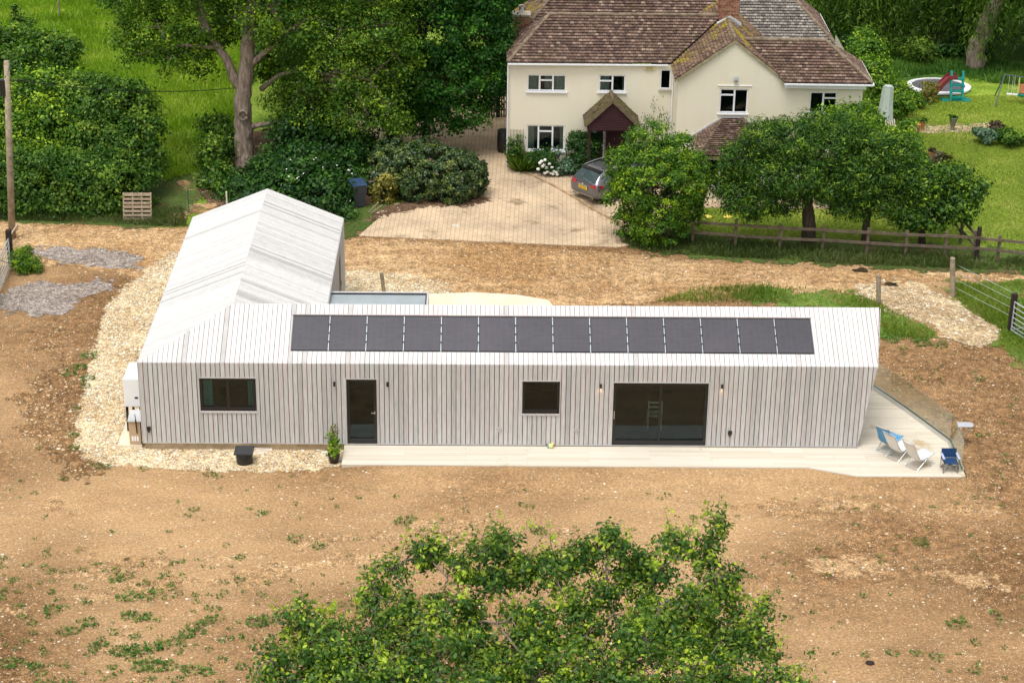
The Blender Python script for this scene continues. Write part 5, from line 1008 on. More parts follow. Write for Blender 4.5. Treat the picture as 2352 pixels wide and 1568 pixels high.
for px, py, s in spots:
    c = at(px, py); s = s*.8; k = int(34*s*s)+8; a = g.random(k)*2*math.pi; rr = .12*s*np.sqrt(g.random(k))*1.35
    Ps.append(np.stack([c[0]+rr*np.cos(a), c[1]+rr*np.sin(a), .02+.05*s*g.random(k)], 1)); T_ = np.stack([np.cos(a), np.sin(a), .35+.5*g.random(k)], 1); Ts.append(T_+g.normal(size=(k, 3))*.2); Ns.append(np.tile((0, 0, 1.), (k, 1))+g.normal(size=(k, 3))*.4); Ls.append((.045+.025*s)*(.6+.7*g.random(k)))
P = np.concatenate(Ps); o = leaf_mesh('weeds', P, np.concatenate(Ns), np.concatenate(Ls), g.random(len(P))*.9, 'weed', None, 'rhomb', T=np.concatenate(Ts)); tag(o, 'small green weeds and grass tufts sprouting over the bare earth', 'weeds', kind='stuff')
# loose flints
mb = MB()
for i in range(2600):
    px, py = g.uniform(-100, 2450), 1085+520*g.random()**.8
    if i > 1900: px, py = g.uniform(2030, 2400), g.uniform(800, 1100)
    if i > 2300: px, py = g.uniform(-50, 180), g.uniform(740, 1100)
    c = at(px, py); s = .008+.026*g.random()**4; vs = [c+np.array([s*math.cos(k*2.09+i)*g.uniform(.6, 1.3), s*math.sin(k*2.09+i)*g.uniform(.6, 1.3), 0]) for k in range(3)]+[c+np.array([g.normal()*s*.3, g.normal()*s*.3, s*.9])]
    mb.add(vs, [[0, 1, 3], [1, 2, 3], [2, 0, 3]])
o = mb.build('flints', plain('pale flint', (.60, .50, .38), .9, 0, .2, .3, 20)); tag(o, 'pale loose flints scattered over the bare earth', 'stones', kind='stuff')
# ================================================================ CAR
cc = thing('parked_car', 'dark grey estate car parked on the block paving, its bonnet hidden by the rounded bush', 'car', (13.98, 21.62, 0), R(40)); cc.scale = (.93, .93, .93)
CW = .91
# stations along x (0 = tail): half-section points (y, z) from sill to roof centre
st = [(0.00, [(.55, .42), (.76, .44), (.80, .62), (.78, .80), (.70, .90), (.55, .93), (.40, .94), (0, .945)]),
      (0.06, [(.62, .28), (.85, .34), (.88, .60), (.85, .86), (.74, .98), (.60, 1.00), (.42, 1.01), (0, 1.015)]),
      (0.30, [(.62, .22), (.89, .30), (.91, .60), (.88, .90), (.79, 1.02), (.66, 1.22), (.52, 1.25), (0, 1.27)]),
      (0.62, [(.62, .20), (.90, .28), (.92, .60), (.895, .90), (.80, 1.03), (.63, 1.38), (.50, 1.425), (0, 1.44)]),
      (1.20, [(.62, .20), (.90, .28), (.92, .60), (.90, .90), (.81, 1.00), (.63, 1.41), (.50, 1.455), (0, 1.47)]),
      (2.00, [(.62, .20), (.90, .26), (.91, .60), (.90, .88), (.81, .98), (.63, 1.42), (.50, 1.465), (0, 1.48)]),
      (2.70, [(.62, .20), (.90, .26), (.91, .60), (.90, .87), (.81, .96), (.63, 1.38), (.50, 1.42), (0, 1.44)]),
      (3.20, [(.62, .20), (.90, .28), (.91, .60), (.89, .86), (.80, .95), (.68, 1.10), (.52, 1.14), (0, 1.16)]),
      (3.60, [(.62, .20), (.90, .28), (.91, .60), (.88, .84), (.78, .92), (.64, .96), (.46, .98), (0, 1.0)]),
      (4.25, [(.62, .22), (.88, .28), (.89, .58), (.84, .76), (.72, .83), (.58, .86), (.40, .88), (0, .89)]),
      (4.60, [(.55, .26), (.78, .30), (.78, .54), (.70, .66), (.60, .70), (.48, .72), (.32, .73), (0, .74)]),
      (4.70, [(.45, .32), (.62, .36), (.62, .50), (.56, .58), (.48, .61), (.38, .63), (.26, .64), (0, .65)])]
mb = MB(); V = []; ns = len(st); npt = 15
for x_, pr_ in st:
    V += [(x_, -y, z) for y, z in pr_]+[(x_, y, z) for y, z in pr_[-2::-1]]
Fc = [[i*npt+j, (i+1)*npt+j, (i+1)*npt+j+1, i*npt+j+1] for i in range(ns-1) for j in range(npt-1)]
Fc += [[(i+1)*npt, i*npt, i*npt+npt-1, (i+1)*npt+npt-1] for i in range(ns-1)]
Fc += [list(range(npt)), list(range((ns-1)*npt, ns*npt))[::-1]]
mb.add(V, Fc); x = M('dark grey car paint'); x.set(.28, .5, .6); x.col((.13, .135, .15)); x.b.inputs['Coat Weight'].default_value = .8; x.b.inputs['Coat Roughness'].default_value = .06; MT['paint'] = x.m
bodyo = mb.build('body', 'paint', cc, smooth=True, local=True); sm = bodyo.modifiers.new('s', 'SUBSURF'); sm.levels = 2; sm.render_levels = 2
MT['carglass'] = plain('car glass', (.05, .07, .075), .05, 0, .9); MT['tyre'] = plain('tyre rubber', (.02, .02, .02), .85)
x = M('tail lamp'); x.set(.15, 0, .6); x.col((.42, .012, .03)); MT['tail'] = x.m
MT['plate'] = plain('yellow plate', (.70, .48, .03), .5); MT['chrome'] = plain('chrome trim', (.75, .75, .76), .12, 1, .5)
mb = MB(); mb.sheet([(.085, -.60, .99), (.085, .60, .99), (.46, .53, 1.315), (.46, -.53, 1.315)][::-1]); 
mb = MB()
gl = [(.045, -.66, 1.0), (.03, 0, 1.0), (.045, .66, 1.0), (.41, .565, 1.33), (.40, 0, 1.36), (.41, -.565, 1.33)]
mb.add(gl+[(p[0]+.10, p[1]*.98, p[2]-.03) for p in gl], [[0, 5, 4, 1], [1, 4, 3, 2]]+[[i, (i+1) % 6, 6+(i+1) % 6, 6+i] for i in range(6)]); mb.build('rear_window', 'carglass', cc, local=True)
for s in (-1, 1):
    mb = MB()
    for a, b, c_, d_ in ((.42, 1.20, .78, 1.16), (1.24, 2.05, 1.24, 2.05), (2.10, 3.12, 2.10, 2.72)):
        q_ = [(a, s*.845, 1.03), (b, s*.845, 1.01), (d_, s*.665, 1.36), (c_, s*.665, 1.36)]; q2 = [(p[0], p[1]-s*.05, p[2]) for p in q_]; mb.add(q_+q2, [[0, 1, 2, 3]]+[[i, (i+1) % 4, 4+(i+1) % 4, 4+i] for i in range(4)])
    mb.build('side_window', 'carglass', cc, local=True)
    mb = MB(); mb.tube([(.40, s*.855, 1.025), (3.1, s*.85, 1.0)], .012, 6); mb.tube([(.62, s*.61, 1.43), (1.2, s*.615, 1.475), (2.0, s*.615, 1.485), (2.6, s*.60, 1.44)], .018, 6); mb.build('chrome_rail', 'chrome', cc, local=True)
    mb = MB(); q_ = [(-.012, s*.42, .80), (.0, s*.72, .77), (.12, s*.885, .80), (.34, s*.925, .88), (.12, s*.87, .935), (-.005, s*.68, .93), (-.008, s*.45, .885)]; c_ = (.05, s*.70, .86); q2 = [(p[0]+.06, p[1]*.93, p[2]) for p in q_]; mb.add(q_+q2, [list(range(7))]+[[i, (i+1) % 7, 7+(i+1) % 7, 7+i] for i in range(7)]); mb.build('tail_light', 'tail', cc, local=True)
    for xx in (.86, 3.85):
        w = MB(); w.tube([(xx, s*.70, .33), (xx, s*.90, .33)], .33, 28); wo_ = w.build('wheel', 'tyre', cc, local=True)
        w = MB(); w.tube([(xx, s*.895, .33), (xx, s*.915, .33)], .09, 14)
        for k in range(5): a = 2*math.pi*k/5; w.beam((xx, s*.91, .33), (xx+.22*math.cos(a), s*.905, .33+.22*math.sin(a)), .05, .02, (0, 1, 0))
        w.tube([(xx+.22*math.cos(2*math.pi*k/20), s*.90, .33+.22*math.sin(2*math.pi*k/20)) for k in range(21)], .02, 6, caps=False); w.build('rim', 'alu', wo_, local=True)
mb = MB(); mb.box(-.035, -.26, .62, -.015, .26, .735); pl_ = mb.build('number_plate', 'plate', cc, local=True)
mb = MB()     # the plate's characters, too small to read in the photograph: dark strokes of their size
for yy in (.20, .145, .09, .035, -.055, -.11, -.165): mb.box(-.038, yy-.018, .65, -.0355, yy-.008, .708); mb.box(-.038, yy+.006, .65, -.0355, yy+.015, .708); mb.box(-.038, yy-.008, .675, -.0355, yy+.006, .685)
mb.build('plate_characters', 'black', pl_, local=True)
mb = MB(); mb.box(-.03, -.30, .775, .0, .30, .80); mb.tube([(-.02, -.70, .42), (-.05, -.4, .40), (-.05, .4, .40), (-.02, .70, .42)], .012, 6)
mb.tube([(-.02, -.62, .33), (-.02, -.42, .31)], .025, 8); mb.tube([(-.02, .62, .33), (-.02, .42, .31)], .025, 8); mb.build('rear_trim', 'chrome', cc, local=True)
mb = MB(); mb.box(.39, -.55, 1.36, .62, .55, 1.40); mb.box(1.35, -.48, 1.473, 2.4, .48, 1.492); mb.build('spoiler_and_sunroof', 'black', cc, local=True)
mb = MB(); mb.tube([(.0, -.5, 1.02), (-.0, .0, 1.10)], .012, 5); mb.lathe((-.03, 0, .86), [(.0, -.04), (.04, -.03), (.04, .03), (.0, .04)], 10); mb.build('wiper_and_badge', 'chrome', cc, local=True)
# ================================================================ DECK FURNITURE
def recliner(label, loc, rz, cloth, grp='folding recliners on the deck'):
    t = thing('folding_recliner', label, 'deck chair', loc, rz, grp); t.scale = (.82, .82, .82)    # faces +x
    mb = MB(); r_ = .013; w = .29
    for s in (-w, w):
        mb.tube([(.42, s, .02), (-.30, s, .50)], r_, 6); mb.tube([(-.32, s, .02), (.22, s, .42)], r_, 6); mb.tube([(.52, s, .46), (.22, s, .40), (-.18, s, .36), (-.62, s, 1.12)], r_, 6)
        mb.tube([(-.30, s, .50), (-.38, s, .62), (.10, s, .62)], r_, 6)
    for p_ in ((.42, .02), (-.32, .02), (.52, .46), (-.62, 1.12)): mb.tube([(p_[0], -w, p_[1]), (p_[0], w, p_[1])], r_, 6)
    mb.build('frame', 'alu', t, local=True)
    mb = MB(); pr_ = [(.52, .455), (.30, .38), (.05, .335), (-.16, .35), (-.30, .56), (-.46, .83), (-.62, 1.11)]; n = 6; V = []
    for (a, z) in pr_:
        for j in range(n+1): yy = -w+.02+(2*w-.04)*j/n; V.append((a, yy, z-.03*(1-(2*j/n-1)**2)))
    V2 = [(p[0]-.008, p[1], p[2]-.012) for p in V]; N_ = len(V)
    fs = [[i*(n+1)+j, i*(n+1)+j+1, (i+1)*(n+1)+j+1, (i+1)*(n+1)+j] for i in range(len(pr_)-1) for j in range(n)]
    mb.add(V+V2, fs+[[N_+i for i in f[::-1]] for f in fs]); mb.build('sling', cloth, t, smooth=True, local=True)
    mb = MB()
    for s in (-w, w): mb.box(-.36, s-.025, .615, .08, s+.025, .635); mb.box(.40, s-.02, .0, .46, s+.02, .03); mb.box(-.34, s-.02, .0, -.28, s+.02, .03)
    mb.build('armrest', 'cloth' if cloth != 'blue' else 'blue', t, local=True); return t
def rfoot(px, py, dg): p_ = at(px, py, .2); return (p_[0]+.27*math.cos(R(dg)), p_[1]+.27*math.sin(R(dg)), .2)
recliner('light blue mesh folding recliner on the deck, behind the two white ones', rfoot(2030, 1040, 50), R(50), 'blue')
recliner('white folding recliner in front of the blue one, turned toward the deck point', rfoot(2048, 1055, 38), R(38), 'cloth')
recliner('white low folding recliner nearest the small navy chair', rfoot(2092, 1075, 36), R(36), 'cloth')
t = thing('camp_chair', 'small navy folding camp chair with cup holders at the right corner of the deck', 'camp chair', (23.60, -1.42, .2), R(180)); t.scale = (.86, .86, .8); mb = MB()
for s in (-1, 1):
    mb.tube([(s*.25, -.22, .0), (s*-.22, .22, .42)], .009, 5) if s > 0 else mb.tube([(-.25, -.22, .0), (.22, .22, .42)], .009, 5)
    mb.tube([(s*.25, .24, .0), (s*-.22, -.2, .42)], .009, 5); mb.tube([(s*.25, .24, 0), (s*.25, -.22, .42)], .009, 5); mb.tube([(s*.25, -.22, 0), (s*.25, .24, .42)], .009, 5)
    mb.tube([(s*.25, -.24, 0), (s*.25, -.28, .72)], .009, 5); mb.tube([(s*.25, .24, 0), (s*.26, .22, .56)], .009, 5)
mb.tube([(-.25, -.22, .0), (.25, -.22, .42)], .009, 5); mb.tube([(.25, -.22, .0), (-.25, -.22, .42)], .009, 5); mb.build('frame', 'rail', t, local=True)
mb = MB(); mb.box(-.24, -.24, .36, .24, .22, .38); mb.obox((0, -.265, .56), (.25, 0, 0), (0, .012, 0), (0, -.02, .17)); mb.build('seat', 'navy', t, local=True)
mb = MB(); mb.box(-.30, -.24, .55, -.22, .22, .575); mb.box(.22, -.24, .55, .30, .22, .575); mb.build('armrest', plain('pale lilac fabric', (.38, .42, .62)), t, local=True)
# white garden table beyond the glass
t = thing('folding_table', 'white folding table standing on the earth just outside the glass balustrade', 'table', (24.55, .55, 0)); mb = MB()
mb.prism([(24.2, .40, .68), (24.62, .40, .68), (24.70, .46, .68), (24.70, .64, .68), (24.62, .72, .68), (24.25, .72, .68)], (0, 0, .025)); mb.build('table_top', plain('lilac-white table', (.42, .42, .46), .5), t)
mb = MB()
for a, b in (((24.25, .43, .68), (24.5, .43, 0)), ((24.6, .43, .68), (24.2, .43, 0)), ((24.25, .69, .68), (24.5, .69, 0)), ((24.6, .69, .68), (24.2, .69, 0))): mb.tube([a, b], .014, 6)
mb.build('leg', 'alu', t)
# toy on the deck
p = at(1265, 1028, .2); t = thing('toy', 'small yellow and turquoise toy lying on the deck against the cabin wall', 'toy', p); mb = MB()
mb.lathe(p+(0, 0, 0), [(.03, 0), (.07, .03), (.075, .08), (.05, .12), (.02, .14)], 12); mb.lathe(p+(.05, 0, .12), [(.01, -.03), (.04, 0), (.03, .04), (.0, .05)], 10); mb.build('toy_body', plain('pale yellow toy', (.72, .68, .22), .5), t, smooth=True)
mb = MB(); mb.box(p[0]-.1, p[1]-.05, p[2]+.01, p[0]-.04, p[1]+.05, p[2]+.09); mb.build('toy_wheel', plain('turquoise toy', (.08, .40, .42), .5), t, bevel=.01)
mb = MB(); mb.tube([p+(.09, 0, .1), p+(.14, 0, .1)], .015, 8); mb.tube([p+(-.1, 0, .1), p+(-.14, 0, .11)], .02, 8); mb.build('toy_beak', 'red', t)
# tub, sheets, plant pot
p = at(562, 1062); t = thing('black_tub', 'black round plastic tub with a square lid on the shingle', 'tub', p); mb = MB(); mb.lathe(p, [(.22, 0), (.24, .02), (.25, .36), (.24, .37)], 24); mb.build('tub_body', 'black', t, smooth=True)
mb = MB(); mb.obox(p+(0, 0, .40), (.28, .0, 0), (0, .27, 0), (0, 0, .03)); mb.build('lid', plain('dusty black lid', (.03, .034, .038), .35, 0, .5), t, bevel=.015)
p = at(600, 1035); mb = MB(); mb.obox(p+(.08, .0, .03), (.24, .04, 0), (-.02, .09, 0), (0, 0, .03)); mb.obox(p+(-.05, .14, .025), (.15, -.1, 0), (.05, .08, 0), (0, 0, .012)); mb.obox(p+(-.05, -.16, .02), (.17, .0, 0), (.03, .08, 0), (0, 0, .01)); mb.obox(p+(.0, .05, .075), (.2, .05, 0), (-.01, .03, 0), (0, 0, .012))
tag(mb.build('board_offcuts', plain('pale offcuts', (.62, .54, .44), .8, 0, .2, .2), bevel=.01), 'small heap of pale board offcuts beside the black tub', 'offcuts')
p = at(767, 1062); t = thing('potted_shrub', 'leafy yellow-green shrub in a dark round pot at the left end of the deck', 'plant pot', p); mb = MB(); mb.lathe(p, [(.12, 0), (.17, .24), (.185, .26), (.18, .29), (.155, .29), (.15, .25), (.0, .25)], 20); mb.build('pot', plain('dark brown pot', (.035, .025, .025), .5), t, smooth=True)
P, N, ti, _c = crown_points([(*(p+(.0, 0, .45)), .24, .22, .2), (*(p+(-.06, .1, .72)), .14, .13, .18)], 800, cl=.08, per=20, seed=81, cut=.2, shell=.3); leaf_mesh('foliage', P, N, .065*(.6+.8*RNG.random(len(P))), ti+.15, 'brightleaf', t)
P, N, ti, _c = crown_points([(*(p+(.0, .2, .80)), .12, .1, .16), (*(p+(-.0, .2, 1.02)), .07, .06, .10)], 150, cl=.07, per=12, seed=82, cut=.2, shell=.3); leaf_mesh('foliage', P, N, .06*(.6+.8*RNG.random(len(P))), ti, 'goldleaf', t)
mb = MB(); mb.tube([p+(0, 0, .25), p+(0, .1, .7), p+(-.02, .2, 1.1)], [.015, .01, .004], 5); mb.tube([p+(0, 0, .25), p+(.08, .05, .6)], [.012, .004], 5); mb.build('stem', 'dbark', t)
# heat pump, cabinet and slab at the left end
t = thing('heat_pump', 'white heat pump unit fixed at the left end wall of the cabin', 'heat pump', (-.35, .9, 0)); mb = MB(); mb.box(-.62, .75, 1.02, -.12, 1.95, 1.95); mb.build('casing', 'white', t, bevel=.03)
mb = MB(); mb.box(-.60, .80, .9, -.54, 1.9, 1.02); mb.box(-.2, .80, .2, -.14, .9, 1.02); mb.box(-.6, .80, .2, -.54, .9, 1.02); mb.box(-.6, 1.8, .2, -.54, 1.9, 1.02); mb.box(-.3, .743, 1.3, -.2, .75, 1.36); mb.build('bracket', 'dark', t)
t = thing('utility_cabinet', 'tan utility cabinet with a silver top and three white vents at the cabin corner', 'cabinet', (-.25, .2, 0)); mb = MB(); mb.box(-.42, .12, .1, -.08, .52, .86); mb.build('casing', plain('tan panel', (.48, .35, .22), .7, 0, .3, .1), t, bevel=.01)
mb = MB(); mb.prism([(-.44, .08, .86), (-.04, .08, .86), (-.04, .58, 1.0), (-.44, .58, 1.0)], (0, 0, .02)); mb.build('cabinet_top', 'alu', t); mb = MB()
for k in range(3): mb.box(-.35+k*.075, .108, .22, -.295+k*.075, .12, .38)
mb.build('vent', 'white', t); mb = MB(); mb.tube([(-.17, .06, .5), (-.19, .06, .95)], .02, 8); mb.tube([(-.19, .06, .95), (-.2, .06, 1.12)], .012, 6); mb.build('pipe', 'black', t)
mb = MB(); mb.box(-.78, .08, .0, -.06, 2.2, .09); tag(mb.build('equipment_slab', 'concrete'), 'pale concrete slab under the heat pump beside the cabin end', 'slab')
# ================================================================ POLE, WIRE, PALLET, POSTS
b = at(28, 548); tp = atx(15, 140, b[1]); t = thing('utility_pole', 'tall bare wooden utility pole at the left edge beside the track', 'pole', b); mb = MB(); mb.tube([b, b+(tp-b)*.5, tp], [.13, .12, .10], 14); mb.build('pole_shaft', 'wood', t, smooth=True)
mb = MB(); mb.beam(tp+(-.25, 0, -.72), tp+(.55, .0, -.72), .04, .04); mb.box(tp[0]-.32, tp[1]-.1, tp[2]-1.3, tp[0]-.12, tp[1]+.1, tp[2]-.7); mb.tube([tp+(.1, -.05, -.25), tp+(-.1, -.1, -.6)], .012, 5); mb.build('bracket', 'black', t)
w0 = tp+(.45, 0, -.72); w1 = atx(545, 202, 25.5); mb = MB(); mb.tube([w0+(w1-w0)*k/12-(0, 0, .55*4*(k/12)*(1-k/12)*.5) for k in range(13)], .016, 4); tag(mb.build('overhead_wire', 'black'), 'thin dark wire running from the wooden pole to the old oak trunk', 'wire')
pa = at(287, 500)-(0, .35, 0); pb = at(352, 500)-(0, .35, 0); t = thing('wooden_pallet', 'grey wooden pallet leaning upright against the hedge end', 'pallet', (pa+pb)/2); hgt_ = 1.05; lean = np.array([0, .28, hgt_]); mb = MB(); dv_ = pb-pa
for k in range(7): c0 = pa+lean*(k+.3)/7; mb.beam(c0+(0, -.06, .04), c0+dv_+(0, -.06, .04), .02, .085)
mb.build('slat', 'pallet', t); mb = MB()
for k in (0.02, .34, .66, .98): mb.beam(pa+dv_*k, pa+dv_*k+lean, .05, .08, (0, 1, 0))
mb.build('bearer', 'pallet', t); mb = MB()
for k in (0, 3, 6): c0 = pa+lean*(k+.3)/7; mb.beam(c0+(0, .06, .04), c0+dv_+(0, .06, .04), .02, .085)
mb.build('back_slat', 'pallet', t)
for (px, py, tx, ty, r_, lb) in ((2018, 698, 2018, 632, .085, 'round wooden post standing behind the right end of the cabin roof'), (2188, 682, 2188, 592, .095, 'tall round wooden post by the bare chalky track, strung with wire'), (882, 672, 876, 626, .07, 'short round wooden post on the shingle behind the cabin')):
    b = at(px, py); tp = atx(tx, ty, b[1]); mb = MB(); mb.tube([b, (b+tp)/2, tp-(0, 0, .02), tp], [r_, r_*.98, r_*.95, r_*.85], 14, jit=.03); tag(mb.build('fence_post', 'wood', smooth=False), lb, 'post', 'lone round fence posts')
mb = MB(); b = at(434, 490); mb.tube([b, b+(0, 0, 1.0)], .02, 6); tag(mb.build('marker_stake', plain('blue green stake', (.03, .10, .10))), 'thin dark blue-green stake in the rough grass left of the cabin wing', 'stake')
mb = MB(); b = atx(523, 468, 13.2); mb.tube([(b[0], b[1], 0), (b[0]-.03, b[1], atx(523, 440, 13.2)[2])], .028, 6); tag(mb.build('marker_rod', plain('pale rod', (.7, .66, .55))), 'thin pale rod rising behind the left roof edge of the cabin wing', 'rod')
# wires on the right hand fence line
mb = MB(); q0 = at(2188, 682); q1 = at(2322, 742)
for h in (.35, .65, .95, 1.2): mb.tube([q0+(.08, 0, h), q1+(0, 0, h-.1)], .006, 4)
tag(mb.build('wire_fence', 'galv'), 'thin wire strands stretched from the tall round post to the right gate', 'wire')
# ================================================================ RAIL FENCE
def rail_fence(label, pix, h=1.12, dark=(), rails=(.92, .50), pw_=.10, mat='rail'):
    P = [at(*p) for p in pix]; t = thing('rail_fence', label, 'fence', P[0])
    for i, p in enumerate(P):
        mb = MB(); k = 1.35 if i in dark else 1; mb.box(p[0]-pw_*k/2, p[1]-pw_*k/2, 0, p[0]+pw_*k/2, p[1]+pw_*k/2, h*(1.2 if i in dark else 1)+random.uniform(-.03, .03)); mb.build('post', 'darkwood' if i in dark else mat, t)
    for z in rails:
        for i in range(len(P)-1):
            mb = MB(); mb.beam(P[i]+(-.04, -.075, z+random.uniform(-.02, .02)), P[i+1]+(.04, -.075, z+random.uniform(-.02, .02)), .045, .10); mb.build('rail', mat, t)
    return t
rail_fence('long two-rail timber fence with a dark corner post between the track and the garden', [(1482, 552), (1590, 560), (1688, 568), (1790, 575), (1888, 579), (1990, 585), (2078, 590), (2168, 594), (2242, 598), (2290, 603), (2380, 612), (2470, 622)], 1.08, dark=(8,))
rail_fence('short rail fence running back from the dark corner post into the garden', [(2236, 590), (2205, 560), (2168, 500), (2135, 440)], 1.05)
# ================================================================ FIELD GATES
def gate(label, A, B, h=1.15, n=7, post=0):
    A, B = np.array(A), np.array(B); t = thing('field_gate', label, 'gate', A); mb = MB(); up = np.array([0, 0, h])
    mb.tube([A+(0, 0, .12), A+up, B+up, B+(0, 0, .12), A+(0, 0, .12)], .028, 8)
    for k in range(1, n-1): z = .12+(h-.12)*(k/(n-1))**1.15; mb.tube([A+(0, 0, z), B+(0, 0, z)], .018, 6)
    M_ = (A+B)/2; mb.tube([M_+(0, 0, .12), M_+up], .018, 6); mb.tube([A+(0, 0, .12), M_+up], .016, 6); mb.tube([B+(0, 0, .12), M_+up], .016, 6); mb.build('gate_bars', 'galv', t)
    p_ = (A, B)[post]; mb = MB(); mb.box(p_[0]-.09, p_[1]+.02, 0, p_[0]+.09, p_[1]+.20, 1.4); mb.build('gate_post', 'darkwood', t)
gA = at(25, 614); gB = gA+(at(0, 671)-gA)*1.7; gate('galvanised field gate cut off by the left edge of the view, by the utility pole', tuple(gA), tuple(gB), 1.1, 7, 0)
gate('galvanised field gate at the right edge of the view beside the green grass', tuple(at(2322, 765)), (29.3, 5.6, 0), 1.15, 7, 0)
# pale rail with mesh above the left gate
t = thing('mesh_fence', 'short pale-topped netting fence panel behind the left field gate', 'fence', tuple(gA)); mb = MB(); a_ = gA+(0, .05, 1.1); b_ = at(40, 516, 1.1); mb.beam(a_, b_, .05, .05); mb.build('rail', 'pallet', t); mb = MB()
for k in range(9): q_ = a_+(b_-a_)*k/8; mb.tube([q_, q_-(0, 0, 1.0)], .005, 4)
for k in range(5): mb.tube([a_-(0, 0, .2*k+.1), b_-(0, 0, .2*k+.1)], .005, 4)
mb.build('mesh', 'darkwood', t)
# ================================================================ GARDEN THINGS
c = (at(2155, 184)+at(2155, 221))/2; rx = abs(at(2229, 203)[0]-at(2082, 203)[0])/2; ry = abs(at(2155, 184)[1]-at(2155, 221)[1])/2
t = thing('trampoline', 'sunken round trampoline with a white padded rim on the lawn', 'trampoline', c); mb = MB(); n = 48
ring = lambda k, z: [(c[0]+rx*k*math.cos(2*math.pi*i/n), c[1]+ry*k*math.sin(2*math.pi*i/n), z) for i in range(n)]
V = ring(1, .05)+ring(1, .12)+ring(.82, .15)+ring(.82, .10); mb.add(V, [[j*n+i, j*n+(i+1) % n, (j+1)*n+(i+1) % n, (j+1)*n+i] for j in range(3) for i in range(n)]); mb.build('rim_pad', 'white', t, smooth=False)
mb = MB(); mb.sheet(ring(.825, .115)); mb.build('mat', plain('dark grey trampoline mat', (.10, .10, .115), .8, 0, .2, .15), t)
# slide
b = at(2197, 234); t = thing('toy_slide', 'childrens slide with green steps and a faded red chute beside the trampoline', 'slide', b); mb = MB(); w = .27
for s in (-w, w): mb.beam(b+(s, 0, 0), b+(s, .45, 1.35), .10, .14, (0, 1, 0)); mb.box(b[0]+s*1.9-.16, b[1]-.05, 0, b[0]+s*1.9+.16, b[1]+.45, .07)
mb.build('ladder_side', 'teal', t, bevel=.02); mb = MB()
for k in range(4): z = .16+.27*k; mb.box(b[0]-w, b[1]+z*.33-.1, z, b[0]+w, b[1]+z*.33+.12, z+.07)
mb.box(b[0]-w, b[1], 0, b[0]+w, b[1]+.1, .16); mb.build('step', 'teal', t); mb = MB()
pp = [b+(.0, .45, 1.02), b+(-.35, .50, 1.0), b+(-.75, .40, .62), b+(-1.1, .25, .28), b+(-1.45, .12, .18)]
for a_, b_ in zip(pp[:-1], pp[1:]): mb.beam(a_, b_, .50, .04); mb.beam(a_+(0, -.25, .07), b_+(0, -.25, .07), .04, .16); mb.beam(a_+(0, .25, .07), b_+(0, .25, .07), .04, .16)
mb.build('chute', 'red', t)
# swing set
t = thing('swing_set', 'metal garden swing frame with baby seat at the right edge of the lawn', 'swing', at(2290, 238)); top0 = atx(2308, 172, 35.6); top1 = atx(2380, 182, 35.2); mb = MB(); mb.tube([top0, top1], .03, 8)
for f, s in ((top0, -1), (top0, 1), (top1, -1), (top1, 1)): mb.tube([f, (f[0]-.55*(1 if s < 0 and f is top0 else .2), f[1]-s*-.9, 0)], .028, 8)
mb.build('frame', plain('grey steel frame', (.06, .08, .09), .5), t); mb = MB()
for k, (f, w_) in enumerate(((.22, .18), (.40, .18))):
    m_ = top0+(top1-top0)*f
    for s in (-w_/2, w_/2): mb.tube([m_+(s, 0, 0), (m_[0]+s, m_[1], .42)], .008, 4)
    mb.box(m_[0]-.13, m_[1]-.08, .38, m_[0]+.13, m_[1]+.08, .42)
mb.build('swing_seat', 'cloth', t); m_ = top0+(top1-top0)*.62; s_ = np.array([m_[0], m_[1]-.1, .35]); mb = MB(); mb.lathe(s_, [(.05, 0), (.20, .04), (.24, .16), (.22, .17), (.18, .06)], 16); o1 = mb.build('baby_seat', 'teal', t, smooth=True)
mb = MB(); mb.obox(s_+(0, .14, .36), (.15, 0, 0), (0, .03, 0), (0, .05, .2)); mb.obox(s_+(0, -.12, .22), (.16, 0, 0), (0, .04, 0), (0, 0, .05)); mb.build('seat_back', 'terra', o1, bevel=.03); mb = MB()
for s in (-.2, .2): mb.tube([m_+(s, 0, 0), s_+(s, .0, .15)], .018, 5)
mb.build('rope', 'yellow', o1)
# closed parasol
b = at(2028, 300); tp = atx(2030, 197, b[1]); H = tp[2]; t = thing('closed_parasol', 'tall folded pale grey-green garden parasol right of the farmhouse', 'parasol', b); mb = MB(); V = []; n = 14; rows = [(.35, .30), (.6, .34), (1.2, .27), (2.0, .22), (H-.12, .15), (H, .16)]
for z, r_ in rows:
    for i in range(n): a = 2*math.pi*i/n; k = r_*(1+.12*(i % 2)); V.append((b[0]+k*math.cos(a)+.03*z, b[1]+k*math.sin(a), z))
mb.add(V, [[j*n+i, j*n+(i+1) % n, (j+1)*n+(i+1) % n, (j+1)*n+i] for j in range(len(rows)-1) for i in range(n)]+[list(range(n))[::-1], [(len(rows)-1)*n+i for i in range(n)]]); mb.build('canopy', plain('pale sage canopy', (.42, .48, .45), .8, 0, .2, .08, 2), t)
mb = MB(); mb.tube([b, b+(0, 0, .4)], .03, 8); mb.build('parasol_pole', 'alu', t)
